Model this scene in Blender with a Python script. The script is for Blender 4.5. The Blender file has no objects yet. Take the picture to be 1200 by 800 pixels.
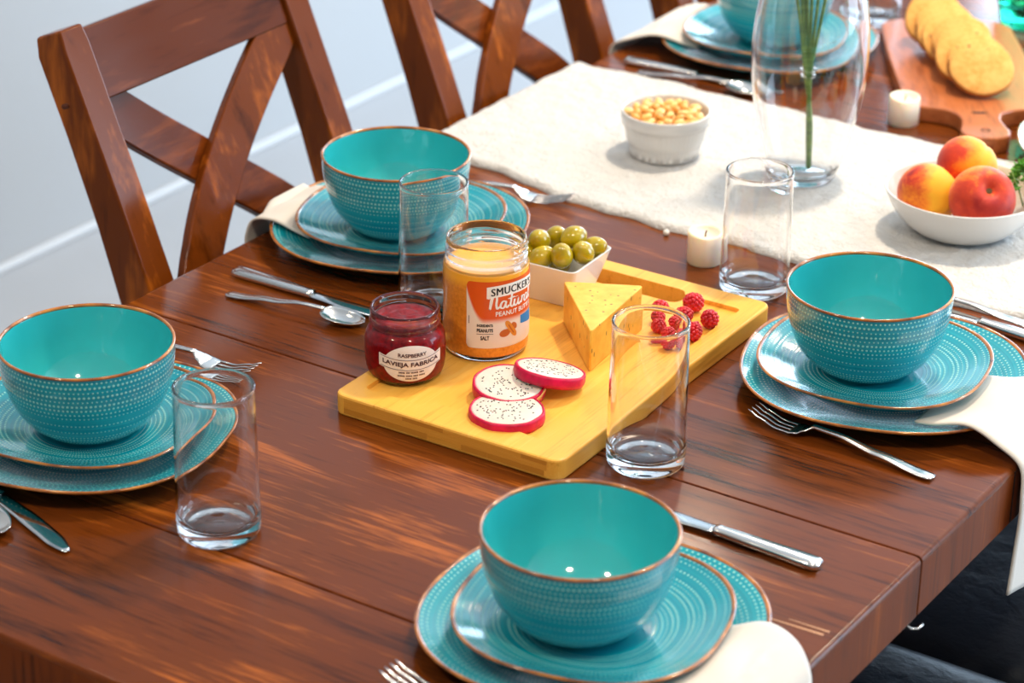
import bpy, bmesh, math, random
from mathutils import Vector, Matrix, noise
PI = math.pi
sc = bpy.context.scene
COL = sc.collection
rnd = random.Random(7)
TZ = 0.75                      # height of the table top

# ------------------------------------------------------------------ camera
cd = bpy.data.cameras.new('camera')
cam = bpy.data.objects.new('camera', cd); COL.objects.link(cam)
cd.sensor_width = 36.0
cd.lens = 36.0 * 3021.4 / 1200.0
cd.clip_start = 0.05
cd.dof.use_dof = True
cd.dof.focus_distance = 2.37
cd.dof.aperture_fstop = 5.6
RT = Vector((0.8333903, 0.55253606, 0.01282614))
DN = Vector((0.24838299, -0.35370301, -0.90177606))
FW = Vector((-0.49372715, 0.75471722, -0.43201322))
m = Matrix((RT, -DN, -FW)).transposed().to_4x4()
m.translation = Vector((0.72698, -1.73717, 1.08 + TZ))
cam.matrix_world = m
sc.camera = cam

# ------------------------------------------------------------------ world, light, exposure
wd = bpy.data.worlds.new('world'); sc.world = wd; wd.use_nodes = True
bg = wd.node_tree.nodes['Background']
bg.inputs[0].default_value = (0.62, 0.80, 1.0, 1); bg.inputs[1].default_value = 1.6

def area(name, loc, rot, sx, sy, power, color, shape='RECTANGLE', spread=PI):
    l = bpy.data.lights.new(name, 'AREA'); l.shape = shape; l.size = sx
    if shape in ('RECTANGLE', 'ELLIPSE'): l.size_y = sy
    l.energy = power; l.color = color; l.spread = spread
    o = bpy.data.objects.new(name, l); COL.objects.link(o)
    o.location = loc; o.rotation_euler = rot
    return o
DAY = (0.60, 0.80, 1.0); WARM = (1.0, 0.83, 0.62)
area('daylight_far_window', (-0.4, 4.55, 1.25), (math.radians(-90), 0, 0), 3.2, 2.2, 230, DAY)
area('daylight_side_window', (3.25, 2.95, 1.38), (0, math.radians(90), 0), 2.25, 2.50, 215, DAY)
for k, (x, y) in enumerate([(-0.35, 1.15), (0.55, 2.1), (-1.3, 2.3), (-0.6, 3.4), (1.4, 0.6), (-1.6, 0.2), (0.6, -0.8), (-0.9, -1.3)]):
    area('recessed_and_fill_lamp', (x, y, 2.62), (0, 0, 0), 0.17, 0.17, [50, 28, 10, 12, 14, 3, 25, 22][k], WARM, 'DISK')  # last two are unseen warm fill, added to brighten the camera-facing sides
sc.view_settings.view_transform = 'Standard'
sc.view_settings.look = 'None'
sc.view_settings.gamma = 1.0
sc.view_settings.use_curve_mapping = False
sc.view_settings.exposure = -0.36
sc.cycles.use_denoising = True
sc.cycles.max_bounces = 14
sc.cycles.transmission_bounces = 12
sc.cycles.glossy_bounces = 5
sc.cycles.diffuse_bounces = 4
sc.cycles.transparent_max_bounces = 8
sc.cycles.sample_clamp_indirect = 4.0
sc.cycles.sample_clamp_direct = 0.0

# ------------------------------------------------------------------ node helpers
def S(r, g, b):
    f = lambda c: ((c/255+0.055)/1.055)**2.4 if c > 10 else c/255/12.92
    return (f(r), f(g), f(b), 1)

class M:
    def __init__(s, name):
        s.m = bpy.data.materials.new(name); s.m.use_nodes = True
        s.t = s.m.node_tree; s.t.nodes.clear()
        s.out = s.t.nodes.new('ShaderNodeOutputMaterial')
        s.p = s.t.nodes.new('ShaderNodeBsdfPrincipled')
        s.l(s.p.outputs[0], s.out.inputs[0])
    def l(s, a, b): s.t.links.new(a, b)
    def n(s, typ, ins=None, **kw):
        nd = s.t.nodes.new('ShaderNode' + typ)
        for k, v in kw.items(): setattr(nd, k, v)
        for k, v in (ins or {}).items():
            if hasattr(v, 'is_linked') or isinstance(v, bpy.types.NodeSocket): s.l(v, nd.inputs[k])
            else: nd.inputs[k].default_value = v
        return nd
    def set(s, **kw):
        names = dict(color='Base Color', rough='Roughness', metal='Metallic', spec='Specular IOR Level', ior='IOR', trans='Transmission Weight',
                     coat='Coat Weight', coat_rough='Coat Roughness', sss='Subsurface Weight', sss_scale='Subsurface Scale', sheen='Sheen Weight',
                     normal='Normal', alpha='Alpha', emis='Emission Color', emis_s='Emission Strength', sss_radius='Subsurface Radius')
        for k, v in kw.items():
            i = s.p.inputs[names[k]]
            if isinstance(v, bpy.types.NodeSocket): s.l(v, i)
            else: i.default_value = v
        return s
    def coord(s, which='Object', scale=(1, 1, 1), rot=(0, 0, 0), loc=(0, 0, 0)):
        tc = s.n('TexCoord'); mp = s.n('Mapping')
        s.l(tc.outputs[which], mp.inputs['Vector'])
        mp.inputs['Scale'].default_value = scale; mp.inputs['Rotation'].default_value = rot; mp.inputs['Location'].default_value = loc
        return mp.outputs[0]
    def noise(s, vec, scale, detail=3, rough=0.5, dist=0.0, out='Fac'):
        nd = s.n('TexNoise', {'Scale': scale, 'Detail': detail, 'Roughness': rough, 'Distortion': dist})
        if vec is not None: s.l(vec, nd.inputs['Vector'])
        return nd.outputs[out]
    def ramp(s, fac, stops, interp='LINEAR'):
        r = s.n('ValToRGB'); s.l(fac, r.inputs[0]); cr = r.color_ramp; cr.interpolation = interp
        while len(cr.elements) < len(stops): cr.elements.new(0.5)
        for e, (p, c) in zip(cr.elements, stops):
            e.position = p; e.color = c if len(c) == 4 else (*c, 1)
        return r.outputs[0]
    def math(s, op, a, b=None, c=None, clamp=False):
        nd = s.n('Math', operation=op); nd.use_clamp = clamp
        for i, v in enumerate((a, b, c)):
            if v is None: continue
            if isinstance(v, bpy.types.NodeSocket): s.l(v, nd.inputs[i])
            else: nd.inputs[i].default_value = v
        return nd.outputs[0]
    def mix(s, fac, a, b, blend='MIX'):
        nd = s.n('Mix', data_type='RGBA', blend_type=blend)
        for i, v in ((0, fac), (6, a), (7, b)):
            if isinstance(v, bpy.types.NodeSocket): s.l(v, nd.inputs[i])
            else: nd.inputs[i].default_value = v
        return nd.outputs[2]
    def bump(s, h, strength=0.3, dist=0.001):
        b = s.n('Bump', {'Height': h, 'Strength': strength, 'Distance': dist})
        s.l(b.outputs[0], s.p.inputs['Normal'])
        return b

def simple(name, color, rough=0.5, **kw):
    return M(name).set(color=color, rough=rough, **kw).m

# ------------------------------------------------------------------ materials
def wood(name, dark, mid, light, axis='x', scale=1.0, rough=0.22, spec=0.4, coat=0.0, bump=0.12, gscale=(1.3, 16, 16)):
    w = M(name)
    sx, sy, sz = gscale
    if axis == 'y': sx, sy = sy, sx
    if axis == 'z': sx, sz = sz, sx
    v = w.coord('Object', (sx*scale, sy*scale, sz*scale))
    v2 = w.coord('Object', (sx*5*scale if axis == 'x' else sx*9*scale, sy*9*scale if axis != 'y' else sy*5*scale, sz*9*scale if axis != 'z' else sz*5*scale))
    n1 = w.noise(v, 1.6, 6, 0.62, 0.9)
    n2 = w.noise(v2, 1.5, 3, 0.6)
    n3 = w.noise(w.coord('Object', (3, 3, 3)), 1.2, 2, 0.5)
    f = w.math('ADD', w.math('MULTIPLY', n1, 0.62), w.math('MULTIPLY', n2, 0.38))
    f = w.math('ADD', f, w.math('MULTIPLY', w.math('SUBTRACT', n3, 0.5), 0.30))
    c = w.ramp(f, [(0.32, dark), (0.48, mid), (0.56, mid), (0.75, light)])
    w.set(color=c, spec=spec, coat=coat)
    r = w.math('ADD', rough-0.05, w.math('MULTIPLY', n2, 0.12))
    w.set(rough=r)
    if bump: w.bump(n2, bump, 0.0006)
    return w.m
M_TABLE = wood('table_walnut_stain', S(38, 15, 4), S(100, 47, 12), S(188, 102, 32), 'x', 1.0, 0.16, 0.24, bump=0.06, gscale=(2.0, 20, 20))
M_APRON = wood('table_edge_stain', S(40, 15, 4), S(106, 48, 14), S(166, 88, 30), 'z', 0.9, 0.36, 0.08)
M_CHAIR = wood('chair_stain', S(34, 12, 3), S(104, 48, 10), S(188, 100, 26), 'z', 0.55, 0.17, 0.20, gscale=(2.2, 9, 9))
M_RAIL = wood('chair_rail_stain', S(32, 11, 3), S(88, 38, 9), S(150, 74, 22), 'y', 0.55, 0.17, 0.22, gscale=(2.2, 9, 9))
M_SEAM = simple('seam_shadow_line', S(24, 10, 5), 0.7)
M_BAMBOO = wood('bamboo', S(212, 142, 44), S(243, 178, 72), S(250, 200, 102), 'y', 1.0, 0.38, 0.35, bump=0.03, gscale=(2.0, 34, 20))
M_BAMBOO_LAM = wood('bamboo_end_laminate', S(186, 118, 34), S(222, 154, 58), S(240, 182, 86), 'x', 1.0, 0.4, 0.3, bump=0.02, gscale=(3.0, 30, 50))
M_ACACIA = wood('acacia_board', S(120, 58, 26), S(176, 98, 52), S(206, 134, 84), 'x', 1.0, 0.3, 0.45, gscale=(4, 20, 14))
M_STEEL = M('brushed_steel').set(color=(0.74, 0.72, 0.69, 1), metal=1.0, rough=0.17).m
M_BLADE = M('polished_blade_steel').set(color=(0.66, 0.68, 0.68, 1), metal=1.0, rough=0.10).m
M_GLASS = M('clear_glass').set(color=(1, 1, 1, 1), rough=0.0, trans=1.0, ior=1.46).m
M_GREEN = M('green_glass').set(color=(0.03, 0.78, 0.48, 1), rough=0.0, trans=1.0, ior=1.46).m
M_WHITE = M('white_porcelain').set(color=(0.70, 0.69, 0.675, 1), rough=0.12, coat=0.3, coat_rough=0.05).m
M_RIM = M('amber_brown_glaze_rim')
M_RIM.set(color=M_RIM.ramp(M_RIM.noise(M_RIM.coord('Object', (30, 30, 30)), 1.5, 2), [(0.3, S(104, 50, 16)), (0.55, S(176, 104, 36)), (0.8, S(220, 148, 62))]), rough=0.15, coat=0.6, coat_rough=0.05)
M_RIM = M_RIM.m

def teal(name, row, rows_on, dot, N, centre=None, plain=False):
    """turquoise glaze with raised white-blue dots set in rings; UV holds (turn, arc length), RZ holds (radius, height) of the pot"""
    t = M(name)
    uv = t.n('UVMap', uv_map='UV'); rz = t.n('UVMap', uv_map='RZ')
    su = t.n('SeparateXYZ', {0: uv.outputs[0]}); sr = t.n('SeparateXYZ', {0: rz.outputs[0]})
    u, v = su.outputs[0], su.outputs[1]; r = sr.outputs[0]
    nz = t.n('TexNoise', {'Scale': 420.0, 'Detail': 2.0}, noise_dimensions='1D'); t.l(v, nz.inputs['W'])
    rings = nz.outputs[0]
    cl = t.noise(t.coord('Object', (14, 14, 14)), 1.0, 2)
    base = t.mix(t.math('MULTIPLY', rings, 0.75), S(0, 118, 142), S(26, 190, 198))
    base = t.mix(t.math('MULTIPLY', cl, 0.35), base, S(0, 146, 172))
    if plain:
        base = t.mix(cl, S(34, 168, 176), S(62, 190, 192))
        t.set(color=base, rough=0.08, coat=1.0, coat_rough=0.02)
        return t.m
    k = t.math('FLOOR', t.math('DIVIDE', v, row))
    wn = t.n('TexWhiteNoise', noise_dimensions='1D'); t.l(k, wn.inputs['W'])
    on = t.math('LESS_THAN', wn.outputs[0], rows_on)
    big = t.math('ADD', 0.62, t.math('MULTIPLY', t.math('FRACT', t.math('MULTIPLY', wn.outputs[0], 7.3)), 0.5))
    fu = t.math('SUBTRACT', t.math('FRACT', t.math('ADD', t.math('MULTIPLY', u, N), t.math('MULTIPLY', wn.outputs[0], 9.7))), 0.5)
    fv = t.math('SUBTRACT', t.math('FRACT', t.math('DIVIDE', v, row)), 0.5)
    du = t.math('MULTIPLY', fu, t.math('MULTIPLY', r, 2*PI/N)); dv = t.math('MULTIPLY', fv, row)
    d = t.math('SQRT', t.math('ADD', t.math('MULTIPLY', du, du), t.math('MULTIPLY', dv, dv)))
    mr = t.n('MapRange', {'Value': t.math('DIVIDE', d, t.math('MULTIPLY', big, dot)), 'From Min': 0.75, 'From Max': 1.25, 'To Min': 1.0, 'To Max': 0.0})
    mask = t.math('MULTIPLY', mr.outputs[0], on)
    if centre: mask = t.math('MULTIPLY', mask, t.math('GREATER_THAN', r, centre))
    c = t.mix(mask, base, S(150, 220, 212))
    t.set(color=c, rough=0.11, coat=0.6, coat_rough=0.04)
    h = t.math('ADD', t.math('MULTIPLY', mask, 1.0), t.math('MULTIPLY', rings, 0.5))
    t.bump(h, 0.5, 0.0007)
    return t.m
M_BOWL_OUT = teal('turquoise_glaze_dotted_bowl', 0.0046, 0.80, 0.00105, 118)
M_BOWL_IN = teal('turquoise_glaze_smooth', 0.004, 0, 0.001, 100, plain=True)
M_PLATE = teal('turquoise_glaze_dotted_plate', 0.0040, 0.62, 0.00088, 150, centre=0.045)

# ------------------------------------------------------------------ mesh helpers
def link(name, bm, mats, parent=None, smooth=True, loc=(0, 0, 0), rot=(0, 0, 0), sharp=None):
    me = bpy.data.meshes.new(name)
    bm.normal_update(); bm.to_mesh(me); bm.free()
    for mm in (mats if isinstance(mats, (list, tuple)) else [mats]): me.materials.append(mm)
    if smooth:
        for p in me.polygons: p.use_smooth = True
        if sharp: me.set_sharp_from_angle(angle=math.radians(sharp))
    o = bpy.data.objects.new(name, me); COL.objects.link(o)
    o.location = loc; o.rotation_euler = rot
    if parent: o.parent = parent
    return o
def thing(name, label, cat, loc=(0, 0, 0), rot=(0, 0, 0), group=None):
    o = bpy.data.objects.new(name, None); COL.objects.link(o)
    o.empty_display_size = 0.02
    o.location = loc; o.rotation_euler = rot
    return tag(o, label, cat, group)
def tag(o, label, cat, group=None):
    o['label'] = label; o['category'] = cat
    if group: o['group'] = group
    elif 'group' in o: del o['group']
    return o
def struct(o):
    o['kind'] = 'structure'; return o
def copy_tree(o, parent=None):
    c = o.copy(); COL.objects.link(c); c.parent = parent
    for ch in [x for x in bpy.data.objects if x.parent == o]: copy_tree(ch, c)
    return c
def box(bm, x0, x1, y0, y1, z0, z1, mat=0):
    vs = [bm.verts.new(p) for p in [(x0,y0,z0),(x1,y0,z0),(x1,y1,z0),(x0,y1,z0),(x0,y0,z1),(x1,y0,z1),(x1,y1,z1),(x0,y1,z1)]]
    fs = [bm.faces.new([vs[i] for i in f]) for f in [(0,3,2,1),(4,5,6,7),(0,1,5,4),(1,2,6,5),(2,3,7,6),(3,0,4,7)]]
    for f in fs: f.material_index = mat
    return fs
def bevel_mod(o, w, seg=2):
    b = o.modifiers.new('edge', 'BEVEL'); b.width = w; b.segments = seg; b.limit_method = 'ANGLE'; b.angle_limit = math.radians(35)
    b.harden_normals = False
    return o
def lathe(profile, seg=64, sup=None, mat_of=None, bm=None, wob=None):
    """profile [(r,z)] from one axis end to the other; sup(r) gives the superellipse exponent of the ring of that radius"""
    bm = bm or bmesh.new()
    uvl = bm.loops.layers.uv.get('UV') or bm.loops.layers.uv.new('UV')
    rzl = bm.loops.layers.uv.get('RZ') or bm.loops.layers.uv.new('RZ')
    arc = [0.0]
    for a, b in zip(profile, profile[1:]): arc.append(arc[-1] + math.hypot(b[0]-a[0], b[1]-a[1]))
    rings = []
    for (r, z) in profile:
        if r < 1e-6: rings.append([bm.verts.new((0, 0, z))]); continue
        ring = []
        for i in range(seg):
            a = 2*PI*i/seg; k = 1.0
            if sup:
                n = sup(r); k = (abs(math.cos(a))**n + abs(math.sin(a))**n)**(-1/n)
            if wob: k *= wob(a, r)
            ring.append(bm.verts.new((r*k*math.cos(a), r*k*math.sin(a), z)))
        rings.append(ring)
    for j in range(len(rings)-1):
        A, B = rings[j], rings[j+1]
        for i in range(seg):
            i2 = (i+1) % seg
            q = [(A, i, j, 0), (A, i2, j, 1), (B, i2, j+1, 1), (B, i, j+1, 0)]
            if len(A) == 1: q = [(A, 0, j, 0.5), (B, i2, j+1, 1), (B, i, j+1, 0)]
            if len(B) == 1: q = [(A, i, j, 0), (A, i2, j, 1), (B, 0, j+1, 0.5)]
            if len(A) == 1 and len(B) == 1: continue
            f = bm.faces.new([x[0][x[1]] for x in q])
            if mat_of: f.material_index = mat_of(j)
            for lp, x in zip(f.loops, q):
                lp[uvl].uv = ((i + x[3])/seg, arc[x[2]])
                lp[rzl].uv = (profile[x[2]][0], profile[x[2]][1])
    return bm
def smooth_profile(pts, n=6):
    """smooth curve through the control points, tangents weighted by chord length so that uneven spacing never overshoots"""
    P = [Vector((*p, 0)) if len(p) == 2 else Vector(p) for p in pts]; dim = len(pts[0])
    D = [max(1e-9, (b-a).length) for a, b in zip(P, P[1:])]
    T = []
    for i in range(len(P)):
        if i == 0: T.append((P[1]-P[0])/D[0])
        elif i == len(P)-1: T.append((P[-1]-P[-2])/D[-1])
        else: T.append(((P[i]-P[i-1])/D[i-1]*D[i] + (P[i+1]-P[i])/D[i]*D[i-1])/(D[i-1]+D[i]))
    out = []
    for i in range(len(P)-1):
        for k in range(n):
            t = k/n; d = D[i]
            q = P[i]*(2*t**3-3*t*t+1) + T[i]*d*(t**3-2*t*t+t) + P[i+1]*(-2*t**3+3*t*t) + T[i+1]*d*(t**3-t*t)
            out.append(tuple(q[:dim]))
    out.append(tuple(pts[-1]))
    return [(max(0.0, o[0]), o[1]) if dim == 2 else o for o in out]
def loft(bm, secs, n=10, e=2.0, cap=True):
    """secs: list of (centre, width vector, thickness vector); superelliptic cross-sections joined into one skin"""
    rings = []
    for c, w, t in secs:
        c, w, t = Vector(c), Vector(w), Vector(t); ring = []
        for i in range(n):
            a = 2*PI*(i+0.5)/n; ca, sa = math.cos(a), math.sin(a)
            ca = math.copysign(abs(ca)**(2/e), ca); sa = math.copysign(abs(sa)**(2/e), sa)
            ring.append(bm.verts.new(c + w*ca + t*sa))
        rings.append(ring)
    for A, B in zip(rings, rings[1:]):
        for i in range(n): bm.faces.new([A[i], A[(i+1) % n], B[(i+1) % n], B[i]])
    if cap:
        bm.faces.new(rings[0][::-1]); bm.faces.new(rings[-1])
    bmesh.ops.recalc_face_normals(bm, faces=bm.faces)
    return bm
def tube(bm, pts, rad, n=8):
    secs = []
    for i, p in enumerate(pts):
        a = Vector(pts[max(0, i-1)]); b = Vector(pts[min(len(pts)-1, i+1)]); d = (b-a).normalized()
        s = d.cross(Vector((0, 0, 1)));
        if s.length < 1e-4: s = Vector((1, 0, 0))
        s.normalize(); t = s.cross(d)
        r = rad[i] if isinstance(rad, (list, tuple)) else rad
        secs.append((p, s*r, t*r))
    return loft(bm, secs, n)

# ------------------------------------------------------------------ the room
M_WALL = M('white_wall_paint'); M_WALL.set(color=(0.39, 0.393, 0.40, 1), rough=0.6); M_WALL.bump(M_WALL.noise(M_WALL.coord('Object', (60, 60, 60)), 2, 3), 0.05, 0.001); M_WALL = M_WALL.m
M_FLOOR = M('pale_floor_tile')
M_FLOOR.set(color=M_FLOOR.mix(M_FLOOR.noise(M_FLOOR.coord('Object', (1.5, 1.5, 1.5)), 1.0, 4), (0.37, 0.38, 0.40, 1), (0.40, 0.41, 0.43, 1)), rough=0.3, spec=0.4); M_FLOOR = M_FLOOR.m
M_TRIM = simple('white_trim_paint', (0.56, 0.565, 0.575, 1), 0.35)
XL, XR, YN, YF, ZC = -2.245, 3.2, -3.4, 4.5, 2.65
bm = bmesh.new(); box(bm, XL-0.1, XR+0.1, YN-0.1, YF+0.1, -0.1, 0.0); struct(link('floor', bm, M_FLOOR, smooth=False))
bm = bmesh.new(); box(bm, XL-0.1, XR+0.1, YN-0.1, YF+0.1, ZC, ZC+0.1); struct(link('ceiling', bm, simple('white_ceiling_paint', (0.74, 0.74, 0.73, 1), 0.8), smooth=False))
bm = bmesh.new(); box(bm, XL-0.1, XL, YN-0.1, YF+0.1, 0, ZC); struct(link('wall_left', bm, M_WALL, smooth=False))
bm = bmesh.new(); box(bm, XL, XR, YN-0.1, YN, 0, ZC); struct(link('wall_near', bm, M_WALL, smooth=False))
bm = bmesh.new()                               # far wall with a wide opening, side wall with another
for b in [(XL, -2.0, 0, ZC), (1.2, XR, 0, ZC), (-2.0, 1.2, 2.35, ZC), (-2.0, 1.2, 0, 0.15)]: box(bm, b[0], b[1], YF, YF+0.1, b[2], b[3])
struct(link('wall_far', bm, M_WALL, smooth=False))
bm = bmesh.new()
for b in [(YN-0.1, 1.7, 0, ZC), (4.22, YF+0.1, 0, ZC), (1.7, 4.22, 2.5, ZC), (1.7, 4.22, 0, 0.25)]: box(bm, XR, XR+0.1, b[0], b[1], b[2], b[3])
struct(link('wall_right', bm, M_WALL, smooth=False))
bm = bmesh.new()
for x in (-2.0, -0.95, 0.1, 1.15): box(bm, x, x+0.05, YF+0.0, YF+0.04, 0.15, 2.35)
for z in (0.15, 2.30): box(bm, -1.95, 1.15, YF+0.0, YF+0.04, z, z+0.05)
struct(link('window_1', bm, M_TRIM, smooth=False))
bm = bmesh.new()
for y in (1.7, 2.93, 4.17): box(bm, XR, XR+0.04, y, y+0.05, 0.25, 2.5)
for z in (0.25, 2.45): box(bm, XR, XR+0.04, 1.75, 4.17, z, z+0.05)
struct(link('window_2', bm, M_TRIM, smooth=False))
bm = bmesh.new(); box(bm, XL, XL+0.014, YN, YF, 0.0, 0.016)
struct(bevel_mod(link('baseboard_left', bm, M_TRIM, smooth=False), 0.005, 2))

# ------------------------------------------------------------------ table
table = thing('dining_table', 'long dark brown wooden dining table with planks and thick straight edges', 'table', (0, 0, 0))
TX0, TX1, TT = -0.873, 0.0, 0.057
ys = [-0.522, -0.3225, 0.0, 0.665, 1.30, 1.98]
for i in range(5):
    g = 0.0009
    y0 = ys[i] + (g if i else 0); y1 = ys[i+1] - (g if i < 4 else 0)
    bm = bmesh.new()
    vt = {}
    box(bm, TX0, TX1, y0, y1, TZ-TT, TZ)
    for f in bm.faces: f.material_index = 0 if abs(f.normal.z) > 0.5 else 1
    bm.normal_update()
    for f in bm.faces: f.material_index = 0 if abs(f.normal.z) > 0.5 else 1
    ends = [e for e in bm.edges if all(abs(v.co.z-TZ) < 1e-6 for v in e.verts) and (all(abs(v.co.x-TX1) < 1e-6 for v in e.verts) or all(abs(v.co.x-TX0) < 1e-6 for v in e.verts) or (i == 0 and all(abs(v.co.y-ys[0]) < 1e-6 for v in e.verts)))]
    bmesh.ops.bevel(bm, geom=ends, offset=0.0055, segments=4, affect='EDGES', profile=0.5, material=0)
    o = link('plank', bm, [M_TABLE, M_APRON], table, smooth=True, sharp=30)
    bevel_mod(o, 0.0010, 2)
for y in ys[1:-1]:                              # dark slips that close the joints between the planks
    bm = bmesh.new(); box(bm, TX0+0.003, TX1-0.003, y-0.0008, y+0.0008, TZ-TT+0.003, TZ-0.0025)
    link('joint_strip', bm, M_SEAM, table, smooth=False)
bm = bmesh.new(); box(bm, TX0+0.05, TX1-0.06, -0.46, 1.92, TZ-TT-0.05, TZ-TT)
link('under_frame', bm, M_APRON, table, smooth=False)
for x in (TX0+0.09, TX1-0.12):
    for y in (-0.40, 1.86):
        bm = bmesh.new(); loft(bm, [((x, y, 0), (0.026, 0, 0), (0, 0.026, 0)), ((x, y, TZ-TT-0.05), (0.044, 0, 0), (0, 0.044, 0))], 16, 6)
        link('leg', bm, M_CHAIR, table, sharp=40)
bm = bmesh.new()                                # metal leaf catch below the joint in the edge
box(bm, -0.012, -0.006, -0.010, 0.006, TZ-TT-0.010, TZ-TT)
tube(bm, [(-0.009, -0.003, TZ-TT-0.008), (-0.004, -0.001, TZ-TT-0.013), (0.000, 0.004, TZ-TT-0.014), (0.002, 0.010, TZ-TT-0.012)], 0.0014, 6)
o = link('leaf_catch', bm, M_STEEL, table); o['label'] = 'small shiny metal catch under the table edge'
bm = bmesh.new()                                # shallow joint in the edge farther along
box(bm, -0.0004, 0.0005, 0.1895, 0.1915, TZ-TT+0.002, TZ-0.004)
link('edge_joint', bm, M_SEAM, table, smooth=False)
M_STREAK = simple('pale_streak_tan', S(196, 140, 92), 0.5)
bm = bmesh.new()                                # two thin pale streaks laid flat on the top near the edge
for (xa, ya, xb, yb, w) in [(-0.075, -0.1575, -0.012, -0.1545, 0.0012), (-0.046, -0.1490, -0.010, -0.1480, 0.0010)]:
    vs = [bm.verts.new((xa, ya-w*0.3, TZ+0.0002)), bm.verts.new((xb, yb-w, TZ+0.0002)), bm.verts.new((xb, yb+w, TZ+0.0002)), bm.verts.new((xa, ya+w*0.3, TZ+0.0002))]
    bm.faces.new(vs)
o = link('pale_streak', bm, M_STREAK, table, smooth=False); o['label'] = 'pair of thin pale streaks on the table top'

# ------------------------------------------------------------------ chairs
def back_x(z, off=0.0):
    """front face of the raked back at height z above the table top"""
    pts = [(-0.75, -0.90), (-0.50, -0.845), (-0.30, -0.832), (-0.15, -0.855), (-0.01, -0.900), (0.235, -1.0015), (0.30, -1.028)]
    for (z0, x0), (z1, x1) in zip(pts, pts[1:]):
        if z <= z1: return x0 + (x1-x0)*(z-z0)/(z1-z0) + off
    return pts[-1][1] + off
def tan_at(z):
    a = Vector((back_x(z-0.02), 0, z-0.02)); b = Vector((back_x(z+0.02), 0, z+0.02)); return (b-a).normalized()
def flat_bar(o, w):
    b = bevel_mod(o, w, 2).modifiers['edge']; b.harden_normals = True; return o
def make_chair():
    ch = thing('dining_chair', '', 'chair')
    for yc in (0.088, 0.427):
        bm = bmesh.new(); secs = []
        for z in [-0.75, -0.6, -0.45, -0.33, -0.26, -0.18, -0.10, -0.03, 0.05, 0.14, 0.22, 0.239]:
            t = tan_at(max(-0.7, min(z, 0.2))); nrm = Vector((t.z, 0, -t.x))       # faces +X
            dep = 0.0205 if z > 0.1 else 0.0205 + 0.010*min(1, (0.1-z)/0.3)
            wy = 0.0195
            if z > 0.23: dep *= 0.88; wy *= 0.88
            c = Vector((back_x(z), yc, z+TZ)) - nrm*dep
            secs.append((c, Vector((0, wy, 0)), nrm*dep))
        loft(bm, secs, 4, 400)
        flat_bar(link('back_post', bm, M_CHAIR, ch, sharp=30), 0.0035)
    def bar(name, path, half_w, thick, off, mat):
        """flat bar lying in the plane of the back; path of (y, z)"""
        bm = bmesh.new(); secs = []
        for i, (y, z) in enumerate(path):
            a = path[max(0, i-1)]; b = path[min(len(path)-1, i+1)]
            t = tan_at(z); nrm = Vector((t.z, 0, -t.x))
            dy, dz = b[0]-a[0], (b[1]-a[1])/max(0.3, t.z); L = math.hypot(dy, dz)
            along = Vector((0, dy/L, 0)) + t*(dz/L); side = along.cross(nrm).normalized()
            c = Vector((back_x(z), y, z+TZ)) + nrm*(off - thick/2)
            secs.append((c, side*half_w, nrm*thick/2))
        loft(bm, secs, 4, 400)
        return flat_bar(link(name, bm, mat, ch, sharp=30), 0.0025)
    def curve(pts, n=7): return smooth_profile([(p[0], p[1], 0) for p in pts], n)
    bar('top_rail', [(0.098+0.318*i/8, 0.1985) for i in range(9)], 0.0385, 0.020, -0.006, M_RAIL)
    bar('lower_rail', [(0.098+0.318*i/8, -0.115) for i in range(9)], 0.024, 0.020, -0.008, M_RAIL)
    bar('cross_slat', [(p[0], p[1]) for p in curve([(0.428, 0.188), (0.375, 0.150), (0.327, 0.120), (0.2475, 0.063), (0.170, -0.010), (0.112, -0.100)])], 0.0265, 0.012, -0.0075, M_CHAIR)
    bar('cross_slat', [(p[0], p[1]) for p in curve([(0.084, 0.188), (0.125, 0.152), (0.165, 0.118), (0.238, 0.060), (0.325, -0.010), (0.402, -0.100)])], 0.0265, 0.012, -0.0200, M_RAIL)
    bm = bmesh.new(); box(bm, -0.845, -0.43, 0.05, 0.465, TZ-0.315, TZ-0.285)
    bevel_mod(link('seat', bm, M_RAIL, ch, smooth=False), 0.008, 3)
    bm = bmesh.new()
    for y in (0.09, 0.405): box(bm, -0.82, -0.46, y, y+0.02, TZ-0.375, TZ-0.3155)
    box(bm, -0.47, -0.45, 0.09, 0.425, TZ-0.375, TZ-0.3155)
    link('seat_frame', bm, M_RAIL, ch, smooth=False)
    for y in (0.088, 0.427):
        bm = bmesh.new(); loft(bm, [((-0.465, y, 0), (0.015, 0, 0), (0, 0.015, 0)), ((-0.465, y, TZ-0.3155), (0.021, 0, 0), (0, 0.021, 0))], 12, 6)
        link('leg', bm, M_CHAIR, ch, sharp=40)
    return ch
chairs = [make_chair()]
for k in (1, 2):
    c = copy_tree(chairs[0]); c.location = (0.0, 0.543*k, 0); chairs.append(c)
tag(chairs[0], 'dark brown cross-back chair nearest the camera, behind the back turquoise setting with napkin', 'chair', 'cross-back dining chairs')
tag(chairs[1], 'dark brown cross-back chair behind the end of the white runner', 'chair', 'cross-back dining chairs')
tag(chairs[2], 'dark brown cross-back chair by the far turquoise setting, only its post showing', 'chair', 'cross-back dining chairs')

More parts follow.
